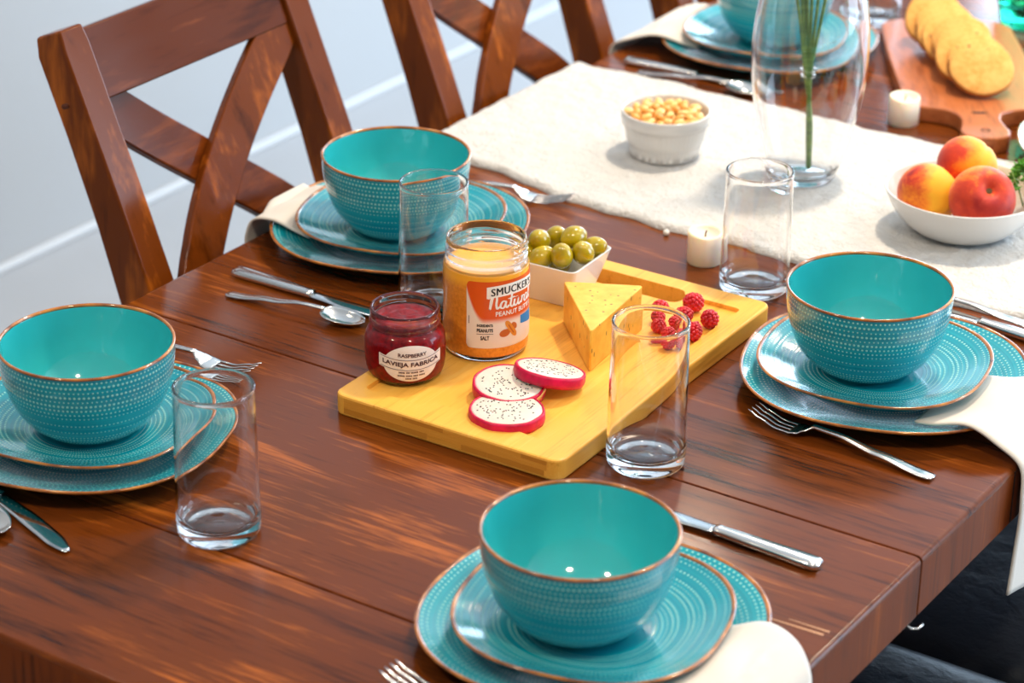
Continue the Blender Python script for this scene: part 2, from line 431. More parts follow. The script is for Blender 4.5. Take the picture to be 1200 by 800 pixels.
# ------------------------------------------------------------------ bench under the table
M_VINYL = M('black_vinyl')
M_VINYL.set(color=(0.012, 0.017, 0.026, 1), rough=0.38, spec=0.5)
M_VINYL.bump(M_VINYL.noise(M_VINYL.coord('Object', (14, 14, 30)), 3.0, 4, 0.55, 0.3), 0.16, 0.01)
M_VINYL = M_VINYL.m
bench = thing('bench', 'long black vinyl padded bench pushed under the table side', 'bench', (-0.09, 0, 0))
for (y0, y1) in [(-0.30, 0.308), (0.312, 1.25)]:
    bm = bmesh.new(); nx, ny = 14, 40
    x0, x1, zt = -0.20, 0.20, TZ-0.275
    grid = [[bm.verts.new((x0+(x1-x0)*i/nx, y0+(y1-y0)*j/ny, zt - 0.03*(abs(2*i/nx-1)**8) - 0.028*(abs(2*j/ny-1)**14) + 0.004*noise.noise((i*0.25, j*0.25+y0*9, 0)))) for j in range(ny+1)] for i in range(nx+1)]
    for i in range(nx):
        for j in range(ny): bm.faces.new([grid[i][j], grid[i+1][j], grid[i+1][j+1], grid[i][j+1]])
    ed = [e for e in bm.edges if e.is_boundary]
    ret = bmesh.ops.extrude_edge_only(bm, edges=ed)
    for v in [g for g in ret['geom'] if isinstance(g, bmesh.types.BMVert)]: v.co.z = zt-0.09
    link('cushion', bm, M_VINYL, bench)
bm = bmesh.new(); box(bm, -0.19, 0.19, -0.28, 1.23, TZ-0.40, TZ-0.366); link('bench_frame', bm, M_VINYL, bench, smooth=False)
for x in (-0.16, 0.16):
    for y in (-0.24, 1.18):
        bm = bmesh.new(); loft(bm, [((x, y, 0), (0.014, 0, 0), (0, 0.014, 0)), ((x, y, TZ-0.40), (0.022, 0, 0), (0, 0.022, 0))], 12, 6)
        link('leg', bm, M_VINYL, bench, sharp=40)

# ------------------------------------------------------------------ runner
M_CLOTH = M('white_boucle_runner')
nb = M_CLOTH.noise(M_CLOTH.coord('Object', (1, 1, 1)), 260.0, 3, 0.7)
nb2 = M_CLOTH.noise(M_CLOTH.coord('Object', (1, 1, 1)), 55.0, 3, 0.6)
M_CLOTH.set(color=M_CLOTH.mix(nb2, (0.60, 0.58, 0.555, 1), (0.74, 0.725, 0.705, 1)), rough=0.95, spec=0.1)
M_CLOTH.bump(M_CLOTH.math('ADD', M_CLOTH.math('MULTIPLY', nb, 0.6), nb2), 1.0, 0.006); M_CLOTH = M_CLOTH.m
def nearedge(x): return 0.474 + 0.055*max(0, (-0.60-x)/0.28)**1.2 + 0.003*math.sin(x*40) + 0.002*math.sin(x*97)
def faredge(x): return 0.864 + 0.003*math.sin(x*33+1) + 0.002*math.sin(x*83)
bm = bmesh.new(); nx, ny = 230, 96
top, x0, x1 = [], -0.882, 0.006
for i in range(nx+1):
    x = x0 + (x1-x0)*i/nx; row = []
    for j in range(ny+1):
        t = j/ny; y = nearedge(x) + (faredge(x)-nearedge(x))*t
        e = min(t, 1-t)*0.39; ex = min(i, nx-i)/nx*0.89
        edge = min(1, e/0.006)**0.5 * min(1, (ex+0.0015)/0.006)**0.5
        z = 0.0015 + edge*(0.0058 + 0.0014*noise.noise((x*150, y*150, 0)) + 0.0012*noise.noise((x*45, y*45, 3)))
        row.append(bm.verts.new((x + 0.002*math.sin(y*70)*(i == 0), y, TZ+z)))
    top.append(row)
for i in range(nx):
    for j in range(ny): bm.faces.new([top[i][j], top[i+1][j], top[i+1][j+1], top[i][j+1]])
ret = bmesh.ops.extrude_edge_only(bm, edges=[e for e in bm.edges if e.is_boundary])
for v in [g for g in ret['geom'] if isinstance(g, bmesh.types.BMVert)]: v.co.z = TZ+0.0003
o = link('table_runner', bm, M_CLOTH)
tag(o, 'thick white boucle table runner laid across the dark table', 'runner')
RZ = TZ + 0.0085                                # resting height on the runner

# ------------------------------------------------------------------ crockery
def sup_plate(rmax, n): return lambda r: 2.0 + (n-2.0)*min(1, r/rmax)**2
def make_plate(name, a, n, h, foot):
    """squarish coupe plate; half width a, rim height h"""
    root = thing(name, '', 'plate')
    th = 0.0042
    prof = smooth_profile([(foot*0.98, 0.0), (foot, 0.0), (a*0.80, h*0.36), (a*0.93, h*0.66), (a-0.0012, h-0.0012)], 5)
    prof = [(0, 0.0012), (foot*0.9, 0.0012)] + prof
    topp = smooth_profile([(a-0.0012, h), (a*0.92, h*0.66+th*0.9), (a*0.78, h*0.36+th*0.95), (foot*0.95, th+0.0008), (foot*0.5, th), (0, th)], 7)
    nb = len(prof)
    bm = lathe(prof + topp, 112, sup_plate(a, n))
    o = link('plate_body', bm, M_PLATE, root)
    w = 0.0023
    rim = [(a-0.0030, h-0.0028), (a-0.0008, h-0.0024), (a+0.0004, h-0.0010), (a+0.0003, h+0.0003), (a-0.0008, h+0.0007), (a-0.0022, h+0.0001), (a-0.0034, h-0.0010)]
    bm = lathe(rim + [rim[0]], 112, lambda r: sup_plate(a, n)(min(r, a)))
    r_ = link('rim', bm, M_RIM, root); r_['label'] = 'amber brown glazed edge'
    return root
def make_bowl():
    root = thing('bowl', '', 'bowl')
    R, H = 0.0775, 0.083
    outp = smooth_profile([(0.036, 0.0), (0.040, 0.001), (0.050, 0.0075), (0.0645, 0.025), (0.0732, 0.047), (0.0766, 0.067), (R-0.0004, H-0.001)], 7)
    inp = smooth_profile([(R-0.0022, H-0.0006), (0.0736, 0.067), (0.0698, 0.047), (0.0610, 0.0270), (0.0490, 0.0135), (0.0405, 0.0078), (0.0370, 0.0066), (0.0340, 0.0063), (0.0, 0.0058)], 7)
    no = len(outp) + 2
    prof = [(0, 0.002), (0.034, 0.002)] + outp + inp
    bm = lathe(prof, 96, None, lambda j: 0 if j < no else 1)
    link('bowl_body', bm, [M_BOWL_OUT, M_BOWL_IN], root)
    rim = [(R-0.0008, H-0.0020), (R+0.0003, H-0.0014), (R+0.0005, H-0.0002), (R-0.0004, H+0.0007), (R-0.0017, H+0.0006), (R-0.0026, H-0.0008), (R-0.0024, H-0.0020)]
    bm = lathe(rim + [rim[0]], 96)
    r_ = link('rim', bm, M_RIM, root); r_['label'] = 'amber brown glazed edge'
    return root
dinner0 = make_plate('dinner_plate', 0.1335, 2.36, 0.021, 0.082)
salad0 = make_plate('salad_plate', 0.1065, 2.46, 0.020, 0.060)
bowl0 = make_bowl()
settings = [
 # key, dinner centre, rot, salad centre, rot, bowl centre, where
 ('F', (-0.1600, -0.2600), 6, (-0.1560, -0.2660), 12, (-0.1668, -0.2719), 'of the setting nearest the camera'),
 ('L', (-0.7064, -0.2367), 16, (-0.7010, -0.2380), 14, (-0.6983, -0.2395), 'of the setting on the long edge'),
 ('B', (-0.7425, 0.2915), 20, (-0.7385, 0.2880), 15, (-0.7400, 0.2810), 'of the setting before the nearest chair'),
 ('R', (-0.1686, 0.2697), 18, (-0.1770, 0.2650), 9, (-0.1872, 0.2645), 'of the setting with the draped napkin'),
 ('T', (-0.7120, 1.0500), 10, (-0.7110, 1.0480), 14, (-0.7060, 1.0500), 'of the blurred setting behind the vase'),
]
used = set()
def inst(proto, loc, rz):
    o = proto if proto.name not in used else copy_tree(proto)
    used.add(proto.name)
    o.location = loc; o.rotation_euler = (0, 0, math.radians(rz)); return o
SAL_Z = 0.0128
for key, dc, dr, sc_, sr, bc, wh in settings:
    o = inst(dinner0, (dc[0], dc[1], TZ), dr); tag(o, 'large turquoise dotted dinner plate ' + wh, 'plate', 'turquoise dinner plates')
    o = inst(salad0, (sc_[0], sc_[1], TZ+SAL_Z), sr); tag(o, 'smaller turquoise salad plate under the bowl ' + wh, 'plate', 'turquoise salad plates')
    o = inst(bowl0, (bc[0], bc[1], TZ+SAL_Z+0.0050), sr*3); tag(o, 'deep turquoise dotted bowl ' + wh, 'bowl', 'turquoise bowls')
o = inst(dinner0, (-0.183, 0.945, TZ+0.0046), 25); o.rotation_euler = (math.radians(-3.0), 0, math.radians(25)); tag(o, 'turquoise dinner plate beyond the peach bowl beside the paddle board', 'plate', 'turquoise dinner plates')

# ------------------------------------------------------------------ napkins
M_NAP = M('ivory_linen')
M_NAP.set(color=(0.68, 0.63, 0.57, 1), rough=0.85, spec=0.15, sheen=0.1)
M_NAP.bump(M_NAP.noise(M_NAP.coord('Object', (1, 1, 1)), 900.0, 2, 0.5), 0.15, 0.0006); M_NAP = M_NAP.m
def tab(T, r):
    for (r0, z0), (r1, z1) in zip(T, T[1:]):
        if r <= r1: return z0 + (z1-z0)*(r-r0)/(r1-r0)
    return T[-1][1]
D_TOP = [(0, 0.0050), (0.080, 0.0056), (0.107, 0.0118), (0.124, 0.0180), (0.134, 0.0232), (0.150, 0.0232)]
S_LOW = [(0, 0.0128), (0.060, 0.0128), (0.085, 0.0190), (0.099, 0.0255), (0.108, 0.0330), (0.13, 0.06)]
def napkin(label, path, dc, sc2, thick=0.0022, nv=22, wave=0.0012):
    """path: list of (left edge point, right edge point); cloth spans between them, smoothed along the path"""
    A = smooth_profile([p[0] for p in path], 8); B = smooth_profile([p[1] for p in path], 8)
    bm = bmesh.new(); rows = []
    for i, (a, b) in enumerate(zip(A, B)):
        a, b = Vector(a), Vector(b); row = []
        for j in range(nv+1):
            t = j/nv; p = a.lerp(b, t)
            p = p + Vector((0, 0, 1))*wave*math.sin(t*9+i*0.25)*math.sin(PI*t)
            rd = math.hypot(p.x-dc[0], p.y-dc[1])/1.035; rs = math.hypot(p.x-sc2[0], p.y-sc2[1])/1.03
            if rd < 0.140: p.z = max(p.z, tab(D_TOP, rd)+0.0016)
            if rs < 0.118: p.z = min(p.z, max(tab(S_LOW, rs)-0.0016, tab(D_TOP, rd)+0.0013))
            row.append(bm.verts.new((p.x, p.y, p.z+TZ)))
        rows.append(row)
    for i in range(len(rows)-1):
        for j in range(nv): bm.faces.new([rows[i][j], rows[i+1][j], rows[i+1][j+1], rows[i][j+1]])
    bmesh.ops.recalc_face_normals(bm, faces=bm.faces)
    o = link('napkin', bm, M_NAP)
    s = o.modifiers.new('cloth', 'SOLIDIFY'); s.thickness = thick; s.offset = 0.0
    return tag(o, label, 'napkin', 'ivory napkins')
napkin('ivory napkin between the plates at table edge, hanging down beside the black bench',
    [((-0.100, 0.192, 0.0150), (-0.100, 0.312, 0.0150)), ((-0.085, 0.190, 0.0180), (-0.065, 0.318, 0.0180)),
     ((-0.048, 0.192, 0.0262), (-0.020, 0.325, 0.0275)), ((-0.020, 0.191, 0.0165), (-0.004, 0.330, 0.0180)), ((0.0035, 0.190, 0.0030), (0.008, 0.330, 0.006)),
     ((0.010, 0.186, -0.030), (0.014, 0.330, -0.03)), ((0.011, 0.180, -0.080), (0.016, 0.330, -0.09)), ((0.012, 0.172, -0.118), (0.018, 0.330, -0.15))], (-0.1686, 0.2697), (-0.1770, 0.2650))
napkin('ivory napkin under the salad plate of the setting nearest the camera, draped over table edge',
    [((-0.085, -0.332, 0.0150), (-0.085, -0.218, 0.0150)), ((-0.070, -0.330, 0.0190), (-0.064, -0.212, 0.0190)),
     ((-0.034, -0.330, 0.0262), (-0.036, -0.203, 0.0270)), ((-0.010, -0.330, 0.0180), (-0.010, -0.205, 0.0200)), ((0.0045, -0.330, 0.005), (0.006, -0.214, 0.0060)),
     ((0.012, -0.330, -0.035), (0.012, -0.226, -0.035)), ((0.014, -0.325, -0.080), (0.014, -0.238, -0.080))], (-0.1600, -0.2600), (-0.1560, -0.2660))
napkin('ivory napkin between plates before the nearest chair, hanging off the long edge',
    [((-0.800, 0.208, 0.0160), (-0.805, 0.314, 0.0160)), ((-0.815, 0.207, 0.0190), (-0.825, 0.312, 0.0190)),
     ((-0.848, 0.204, 0.0262), (-0.858, 0.308, 0.0270)), ((-0.872, 0.203, 0.0190), (-0.876, 0.306, 0.0190)), ((-0.879, 0.202, 0.0030), (-0.880, 0.305, 0.005)),
     ((-0.881, 0.202, -0.024), (-0.882, 0.304, -0.024))], (-0.7425, 0.2915), (-0.7385, 0.2880))
napkin('ivory napkin of the blurred setting behind the vase, hanging off the long edge',
    [((-0.770, 0.966, 0.0160), (-0.775, 1.095, 0.0160)), ((-0.785, 0.962, 0.0190), (-0.790, 1.095, 0.0190)),
     ((-0.825, 0.952, 0.0262), (-0.835, 1.096, 0.0262)), ((-0.855, 0.945, 0.0170), (-0.858, 1.098, 0.018)), ((-0.8795, 0.940, 0.0040), (-0.8800, 1.100, 0.005)),
     ((-0.881, 0.940, -0.024), (-0.882, 1.100, -0.024))], (-0.7120, 1.0500), (-0.7110, 1.0480))

# ------------------------------------------------------------------ cutlery (handle end at the origin, working end along +x)
def interp(tab, x):
    for (x0, *a), (x1, *b) in zip(tab, tab[1:]):
        if x <= x1:
            t = (x-x0)/(x1-x0); t = max(0, min(1, t)); t = t*t*(3-2*t)
            return [p+(q-p)*t for p, q in zip(a, b)]
    return list(tab[-1][1:])
def strip_loft(bm, xs, f, n=12, e=3.0):
    secs = []
    for x in xs:
        y, z, hw, ht, dzdx = f(x)
        secs.append(((x, y, z), (0, hw, 0), Vector((-dzdx, 0, 1)).normalized()*ht))
    return loft(bm, secs, n, e)
def lin(a, b, n): return [a+(b-a)*i/n for i in range(n+1)]
#        x      z      hw      ht
HANDLE = [(0.0, 0.0028, 0.0050, 0.0012), (0.004, 0.0026, 0.0068, 0.0017), (0.012, 0.0030, 0.0073, 0.0018), (0.060, 0.0075, 0.0056, 0.0019), (0.105, 0.0125, 0.0036, 0.0019), (0.128, 0.0125, 0.0034, 0.0019)]
def handle_f(tab):
    def f(x):
        z, hw, ht = interp(tab, x); z2 = interp(tab, x+0.001)[0]
        return 0.0, z, hw, ht, (z2-z)/0.001
    return f
def make_fork():
    r = thing('fork', '', 'fork')
    bm = bmesh.new(); strip_loft(bm, lin(0, 0.130, 28), handle_f(HANDLE)); link('handle', bm, M_STEEL, r)
    HEAD = [(0.128, 0.0125, 0.0034, 0.0015), (0.136, 0.0085, 0.0085, 0.0011), (0.143, 0.0048, 0.0118, 0.0010), (0.152, 0.0030, 0.0124, 0.0010)]
    bm = bmesh.new(); strip_loft(bm, lin(0.1275, 0.152, 12), handle_f(HEAD)); link('head', bm, M_STEEL, r)
    TINE = [(0.150, 0.0031, 0.0018, 0.0010), (0.165, 0.0028, 0.0016, 0.0010), (0.185, 0.0075, 0.0014, 0.0009), (0.197, 0.0120, 0.0008, 0.0006)]
    for k in range(4):
        y0 = (k-1.5)*0.0067
        tf = handle_f(TINE)
        bm = bmesh.new(); strip_loft(bm, lin(0.1505, 0.197, 10), lambda x: (y0*(1-0.06*(x-0.15)/0.047),) + tf(x)[1:], 8, 2.5)
        link('tine', bm, M_STEEL, r)
    return r
def make_knife():
    r = thing('knife', '', 'knife')
    KH = [(0.0, 0.0045, 0.0058, 0.0030), (0.003, 0.0045, 0.0084, 0.0042), (0.010, 0.0045, 0.0088, 0.0044), (0.06, 0.0045, 0.0074, 0.0042), (0.097, 0.0045, 0.0060, 0.0038), (0.100, 0.0045, 0.0064, 0.0040)]
    bm = bmesh.new(); strip_loft(bm, lin(0, 0.100, 26), handle_f(KH), 14, 3.2); link('handle', bm, M_STEEL, r)
    KB = [(0.0995, 0.0044, 0.0060, 0.0014), (0.106, 0.0040, 0.0068, 0.0011), (0.150, 0.0034, 0.0090, 0.0009), (0.190, 0.0030, 0.0086, 0.0008), (0.205, 0.0028, 0.0060, 0.0007), (0.213, 0.0026, 0.0020, 0.0006)]
    kf = handle_f(KB)
    def blade(x):
        y, z, hw, ht, d = kf(x)
        return (0.0030*max(0, (x-0.105)/0.108)**2.0*1.6,) + (z, hw, ht, d)
    bm = bmesh.new(); strip_loft(bm, lin(0.0995, 0.213, 24), blade, 10, 2.2); link('blade', bm, M_BLADE, r)
    return r
def make_spoon():
    r = thing('spoon', '', 'spoon')
    tab = [(x, z, hw, ht) for x, z, hw, ht in HANDLE]
    bm = bmesh.new(); strip_loft(bm, lin(0, 0.130, 28), handle_f(tab)); link('handle', bm, M_STEEL, r)
    # oval bowl of the spoon
    bm = bmesh.new(); nx, ny = 18, 12; L, cx = 0.0275, 0.1545
    def P(i, j, dz):
        u = -1 + 2*i/nx; vv = -1 + 2*j/ny
        hw = 0.0185*math.sqrt(max(0.0, 1-u*u))*(1-0.14*u) + 0.0006
        y = hw*vv; rr = u*u + (1-u*u)*vv*vv
        rimz = 0.0118 - 0.004*(u+1)/2
        z = rimz - 0.0085*max(0.0, 1-rr)**0.75 if rr < 1 else rimz
        return (cx+L*u, y, z+dz)
    for dz in (0.0, -0.0011):
        g = [[bm.verts.new(P(i, j, dz)) for j in range(ny+1)] for i in range(nx+1)]
        for i in range(nx):
            for j in range(ny):
                f = [g[i][j], g[i+1][j], g[i+1][j+1], g[i][j+1]]
                bm.faces.new(f if dz == 0 else f[::-1])
        if dz == 0: g0 = g
    rimloop = lambda g: [g[i][0] for i in range(nx+1)] + [g[nx][j] for j in range(1, ny+1)] + [g[i][ny] for i in range(nx-1, -1, -1)] + [g[0][j] for j in range(ny-1, 0, -1)]
    a, b = rimloop(g0), rimloop(g)
    for i in range(len(a)): bm.faces.new([a[i], b[i], b[(i+1) % len(a)], a[(i+1) % len(a)]])
    link('spoon_bowl', bm, M_STEEL, r)
    return r
fork0, knife0, spoon0 = make_fork(), make_knife(), make_spoon()
def place(proto, end, tip, label, cat, group, scale=1.0, flip=False, tilt=0.0, z=0.0):
    o = proto if proto.name not in used else copy_tree(proto)
    used.add(proto.name)
    a = math.atan2(tip[1]-end[1], tip[0]-end[0])
    o.location = (end[0], end[1], TZ+z); o.rotation_euler = (0, -tilt, a); o.scale = (scale, -scale if flip else scale, scale)
    return tag(o, label, cat, group)
place(fork0, (-0.0500, 0.1270), (-0.2380, 0.1430), 'steel fork lying on bare wood before the setting with the draped napkin', 'fork', 'steel forks', 0.955)
place(fork0, (-0.060, -0.412), (-0.2590, -0.3995), 'steel fork with only its tines showing, beside the setting nearest the camera', 'fork', 'steel forks')
place(fork0, (-0.855, -0.078), (-0.664, -0.0560), 'steel fork behind the plates on the long edge, tines toward the cutting board', 'fork', 'steel forks')
place(fork0, (-0.832, 0.425), (-0.648, 0.470), 'steel fork beside the white runner, past the setting by the cross-back chair', 'fork', 'steel forks')
place(knife0, (-0.0605, -0.0675), (-0.2700, -0.0605), 'steel table knife lying past the bowl nearest the camera, handle toward the table edge', 'knife', 'steel table knives')
place(knife0, (-0.788, -0.3390), (-0.5848, -0.3929), 'steel table knife with broad grey blade tip, beside the long-edge setting nearest the camera', 'knife', 'steel table knives', flip=True)
place(knife0, (-0.8265, 0.1190), (-0.6200, 0.1175), 'steel table knife next to the spoon, before the setting by the cross-back chair', 'knife', 'steel table knives')
place(knife0, (-0.8370, 0.9055), (-0.6300, 0.9130), 'blurred steel knife lying along the far edge of the white runner', 'knife', 'steel table knives')
place(knife0, (-0.0500, 0.4350), (-0.2600, 0.4580), 'steel knife between runner and plate at the draped napkin setting, half hidden', 'knife', 'steel table knives')
place(spoon0, (-0.8000, 0.0740), (-0.6500, 0.0910), 'steel teaspoon lying beside the knife, pointing at the jam jar', 'spoon', 'steel spoons', 0.87)
place(spoon0, (-0.8150, -0.3640), (-0.6420, -0.4105), 'steel spoon at the picture edge beside the broad knife blade', 'spoon', 'steel spoons', 0.98)
place(spoon0, (-0.8050, 0.8810), (-0.6500, 0.8930), 'blurred steel spoon beside the knife at the far runner edge', 'spoon', 'steel spoons', 0.95)
place(spoon0, (-0.0650, 0.4600), (-0.2550, 0.4640), 'steel spoon tucked along the near runner edge behind the bowl by the draped napkin', 'spoon', 'steel spoons')

# ------------------------------------------------------------------ glass tumblers
def make_tumbler():
    H = 0.135
    prof = [(0, 0.0022), (0.020, 0.0020), (0.0275, 0.0004), (0.0305, 0.0)] + smooth_profile([(0.0315, 0.0002), (0.0343, 0.0030), (0.0353, 0.0085), (0.0352, 0.030), (0.0338, H-0.006)], 4) \
        + [(0.0328+0.0013*math.cos(a*PI/8), H-0.0013+0.0013*math.sin(a*PI/8)) for a in range(-1, 10)] + smooth_profile([(0.0319, H-0.006), (0.0334, 0.030), (0.0332, 0.0185), (0.0300, 0.0128), (0.020, 0.0108), (0.0, 0.0120)], 4)
    return link('drinking_glass', lathe(prof, 72), M_GLASS)
g0 = make_tumbler()
for k, (x, y, s, lab) in enumerate([(-0.2741, 0.0115, 1.025, 'clear drinking glass standing by the cutting board corner, before the raspberries'),
                          (-0.5051, -0.2978, 1.01, 'clear drinking glass standing beside the long-edge setting nearest the camera'),
                          (-0.3752, 0.3943, 0.96, 'clear drinking glass standing past the cutting board beside the white candle'),
                          (-0.6150, 0.1710, 1.0, 'clear drinking glass standing behind the two jars, before a bowl'),
                          (-0.660, 1.240, 1.0, 'blurred drinking glass standing behind the glass vase')]):
    o = g0 if k == 0 else g0.copy()
    if k: COL.objects.link(o)
    o.location = (x, y, TZ); o.scale = (1, 1, s)
    tag(o, lab, 'glass', 'clear drinking glasses')

# ------------------------------------------------------------------ vase with grass
VX, VY = -0.4678, 0.6748
vp = smooth_profile([(0.030, 0.0), (0.0335, 0.0008), (0.0375, 0.010), (0.0500, 0.050), (0.0608, 0.100), (0.0640, 0.140), (0.0610, 0.190), (0.0515, 0.240), (0.0420, 0.280), (0.0400, 0.300)], 6)
wall = 0.0020
vin = [(max(0.0, r-wall), max(z, 0.008)) for r, z in vp if z > 0.012][::-1]
prof = [(0, 0.001), (0.026, 0.0012)] + vp + [(0.0390, 0.3006)] + vin + [(0.030, 0.0062), (0.0, 0.0052)]
v = link('glass_vase', lathe(prof, 80), M_GLASS, loc=(VX, VY, RZ))
tag(v, 'tall bellied clear glass vase standing on the white runner', 'vase')
M_STEM = M('green_stem'); M_STEM.set(color=M_STEM.ramp(M_STEM.noise(M_STEM.coord('Object', (8, 8, 60)), 2, 2), [(0.3, S(74, 118, 44)), (0.7, S(138, 172, 84))]), rough=0.5); M_STEM = M_STEM.m
gb = thing('grass_bunch', 'slim bunch of green grass stems standing in the glass vase', 'plant', (VX, VY, RZ))
for k in range(9):
    a = 2*PI*k/9; q = (k-4)/4
    fx = -RT*0 + Vector((0.0045, 0.003, 0))
    sp = Vector((0.020*q*0.83 + 0.006*math.cos(a), 0.020*q*0.55 + 0.006*math.sin(a), 0)) - Vector((0.006, 0.004, 0))
    pts = [Vector((0.0055+0.0012*math.cos(a), 0.0036+0.0012*math.sin(a), 0.0105)), Vector((0.003+0.002*math.cos(a), 0.002+0.002*math.sin(a), 0.07)),
           Vector((-0.001+0.0028*q, -0.0007+0.0020*q, 0.125)), Vector((sp.x*0.55, sp.y*0.55, 0.175)), Vector((sp.x*1.2, sp.y*1.2, 0.25)), Vector((sp.x*2.6, sp.y*2.6, 0.40))]
    P = smooth_profile([tuple(p) for p in pts], 5)
    P = [(a_[0]-0.0, a_[1], a_[2]) for a_ in P]
    bm = bmesh.new(); tube(bm, P, [0.0018]*len(P), 6); link('stem', bm, M_STEM, gb)
bm = bmesh.new()
for zz, rr in ((0.119, 0.0075), (0.126, 0.0085)):
    tube(bm, [(-0.0005+rr*math.cos(2*PI*i/20), -0.0003+rr*math.sin(2*PI*i/20), zz+0.001*math.sin(4*PI*i/20)) for i in range(21)], 0.0011, 6)
o = link('tie', bm, M_GLASS, gb); o['label'] = 'clear plastic tie around the stems'

# ------------------------------------------------------------------ ramekin of nuts
RX, RY = -0.6300, 0.6480
bm = bmesh.new(); N = 108
prof = [(0, 0.0015), (0.034, 0.0015), (0.036, 0.0), (0.0385, 0.0006), (0.0395, 0.003), (0.0478, 0.036), (0.0485, 0.0378), (0.0498, 0.0385), (0.0505, 0.044), (0.0508, 0.052), (0.0500, 0.0533), (0.0486, 0.0530), (0.0478, 0.050), (0.0445, 0.020), (0.039, 0.006), (0.030, 0.0050), (0, 0.0050)]
fl = lambda a, r: 1.0
bm = lathe(smooth_profile(prof[:5], 2)+smooth_profile(prof[4:6], 5)+prof[6:], 216)
for vv in bm.verts:                                     # fluted side
    if 0.004 < vv.co.z < 0.0362 and math.hypot(vv.co.x, vv.co.y) > 0.0395:
        a = math.atan2(vv.co.y, vv.co.x); f = 1 - 0.016*(0.5+0.5*math.cos(54*a))
        vv.co.x *= f; vv.co.y *= f
o = link('ramekin', bm, M_WHITE, loc=(RX, RY, RZ)); tag(o, 'white fluted ramekin full of peanuts on the runner', 'ramekin')
M_NUT = M('roasted_peanut'); M_NUT.set(color=M_NUT.ramp(M_NUT.n('ObjectInfo').outputs['Random'], [(0.0, S(222, 150, 60)), (0.5, S(242, 190, 104)), (1.0, S(250, 214, 146))]), rough=0.4, sss=0.0); M_NUT = M_NUT.m
bm = bmesh.new(); bmesh.ops.create_icosphere(bm, subdivisions=2, radius=1.0)
for vv in bm.verts: vv.co = Vector((vv.co.x*0.0068, vv.co.y*0.0046, vv.co.z*0.0040))
n0 = link('peanut', bm, M_NUT); cnt = 0
for layer in range(3):
    for k in range(46 - layer*6):
        rr = 0.043*math.sqrt((k+0.5)/(46-layer*6)); a = k*2.39996 + layer*1.1
        dome = 0.0050*(1-(rr/0.043)**2)
        o = n0 if cnt == 0 else n0.copy()
        if cnt: COL.objects.link(o)
        o.location = (RX+rr*math.cos(a), RY+rr*math.sin(a), RZ+0.0375+dome+layer*0.0050+rnd.uniform(-0.0012, 0.0012)); cnt += 1
        o.rotation_euler = (rnd.uniform(-0.5, 0.5), rnd.uniform(-0.6, 0.6), rnd.uniform(0, 6.28))
        tag(o, 'small golden roasted peanut in the white fluted ramekin', 'peanut', 'peanuts in the ramekin')

# ------------------------------------------------------------------ candles
M_WAX = M('candle_wax'); M_WAX.set(color=(0.86, 0.76, 0.62, 1), rough=0.45, sss=0.6, sss_scale=0.01, sss_radius=(1.0, 0.6, 0.3)); M_WAX = M_WAX.m
M_WICK = simple('charred_wick', S(92, 66, 30), 0.8)
for (x, y, lab) in [(-0.4505, 0.4251, 'small white pillar candle on the bare wood by the cutting board'), (-0.4592, 0.9148, 'small white pillar candle beyond the runner by the paddle board')]:
    c = thing('candle', lab, 'candle', (x, y, TZ), group='small white candles')
    R = 0.0182; H = 0.0345
    bm = lathe([(0, 0), (R-0.001, 0), (R, 0.001), (R, H-0.003), (R-0.0006, H-0.0004), (R-0.0018, H+0.0006), (R-0.0032, H-0.0012), (R-0.006, H-0.0045), (R-0.011, H-0.0062), (0, H-0.0066)], 48, None, None, None, lambda a, r: 1+0.004*math.sin(3*a+1))
    for vv in bm.verts:
        if vv.co.z > H-0.002: vv.co.z -= 0.0022*max(0, math.sin(math.atan2(vv.co.y, vv.co.x)+2.4))**2
    link('wax_body', bm, M_WAX, c)
    bm = bmesh.new(); tube(bm, [(0, 0, H-0.0075), (0.0003, 0, H-0.003), (0.0010, 0.0004, H+0.0005)], 0.0009, 6); link('wick', bm, M_WICK, c)
M_PEARL = simple('pearl', (0.85, 0.80, 0.72, 1), 0.2, coat=0.5)
bm = bmesh.new(); bmesh.ops.create_uvsphere(bm, u_segments=16, v_segments=10, radius=0.0034)
o = link('bead', bm, M_PEARL, loc=(-0.5172, 0.4610, TZ+0.0034)); tag(o, 'tiny cream pearl bead lying at the runner edge by the candle', 'bead')

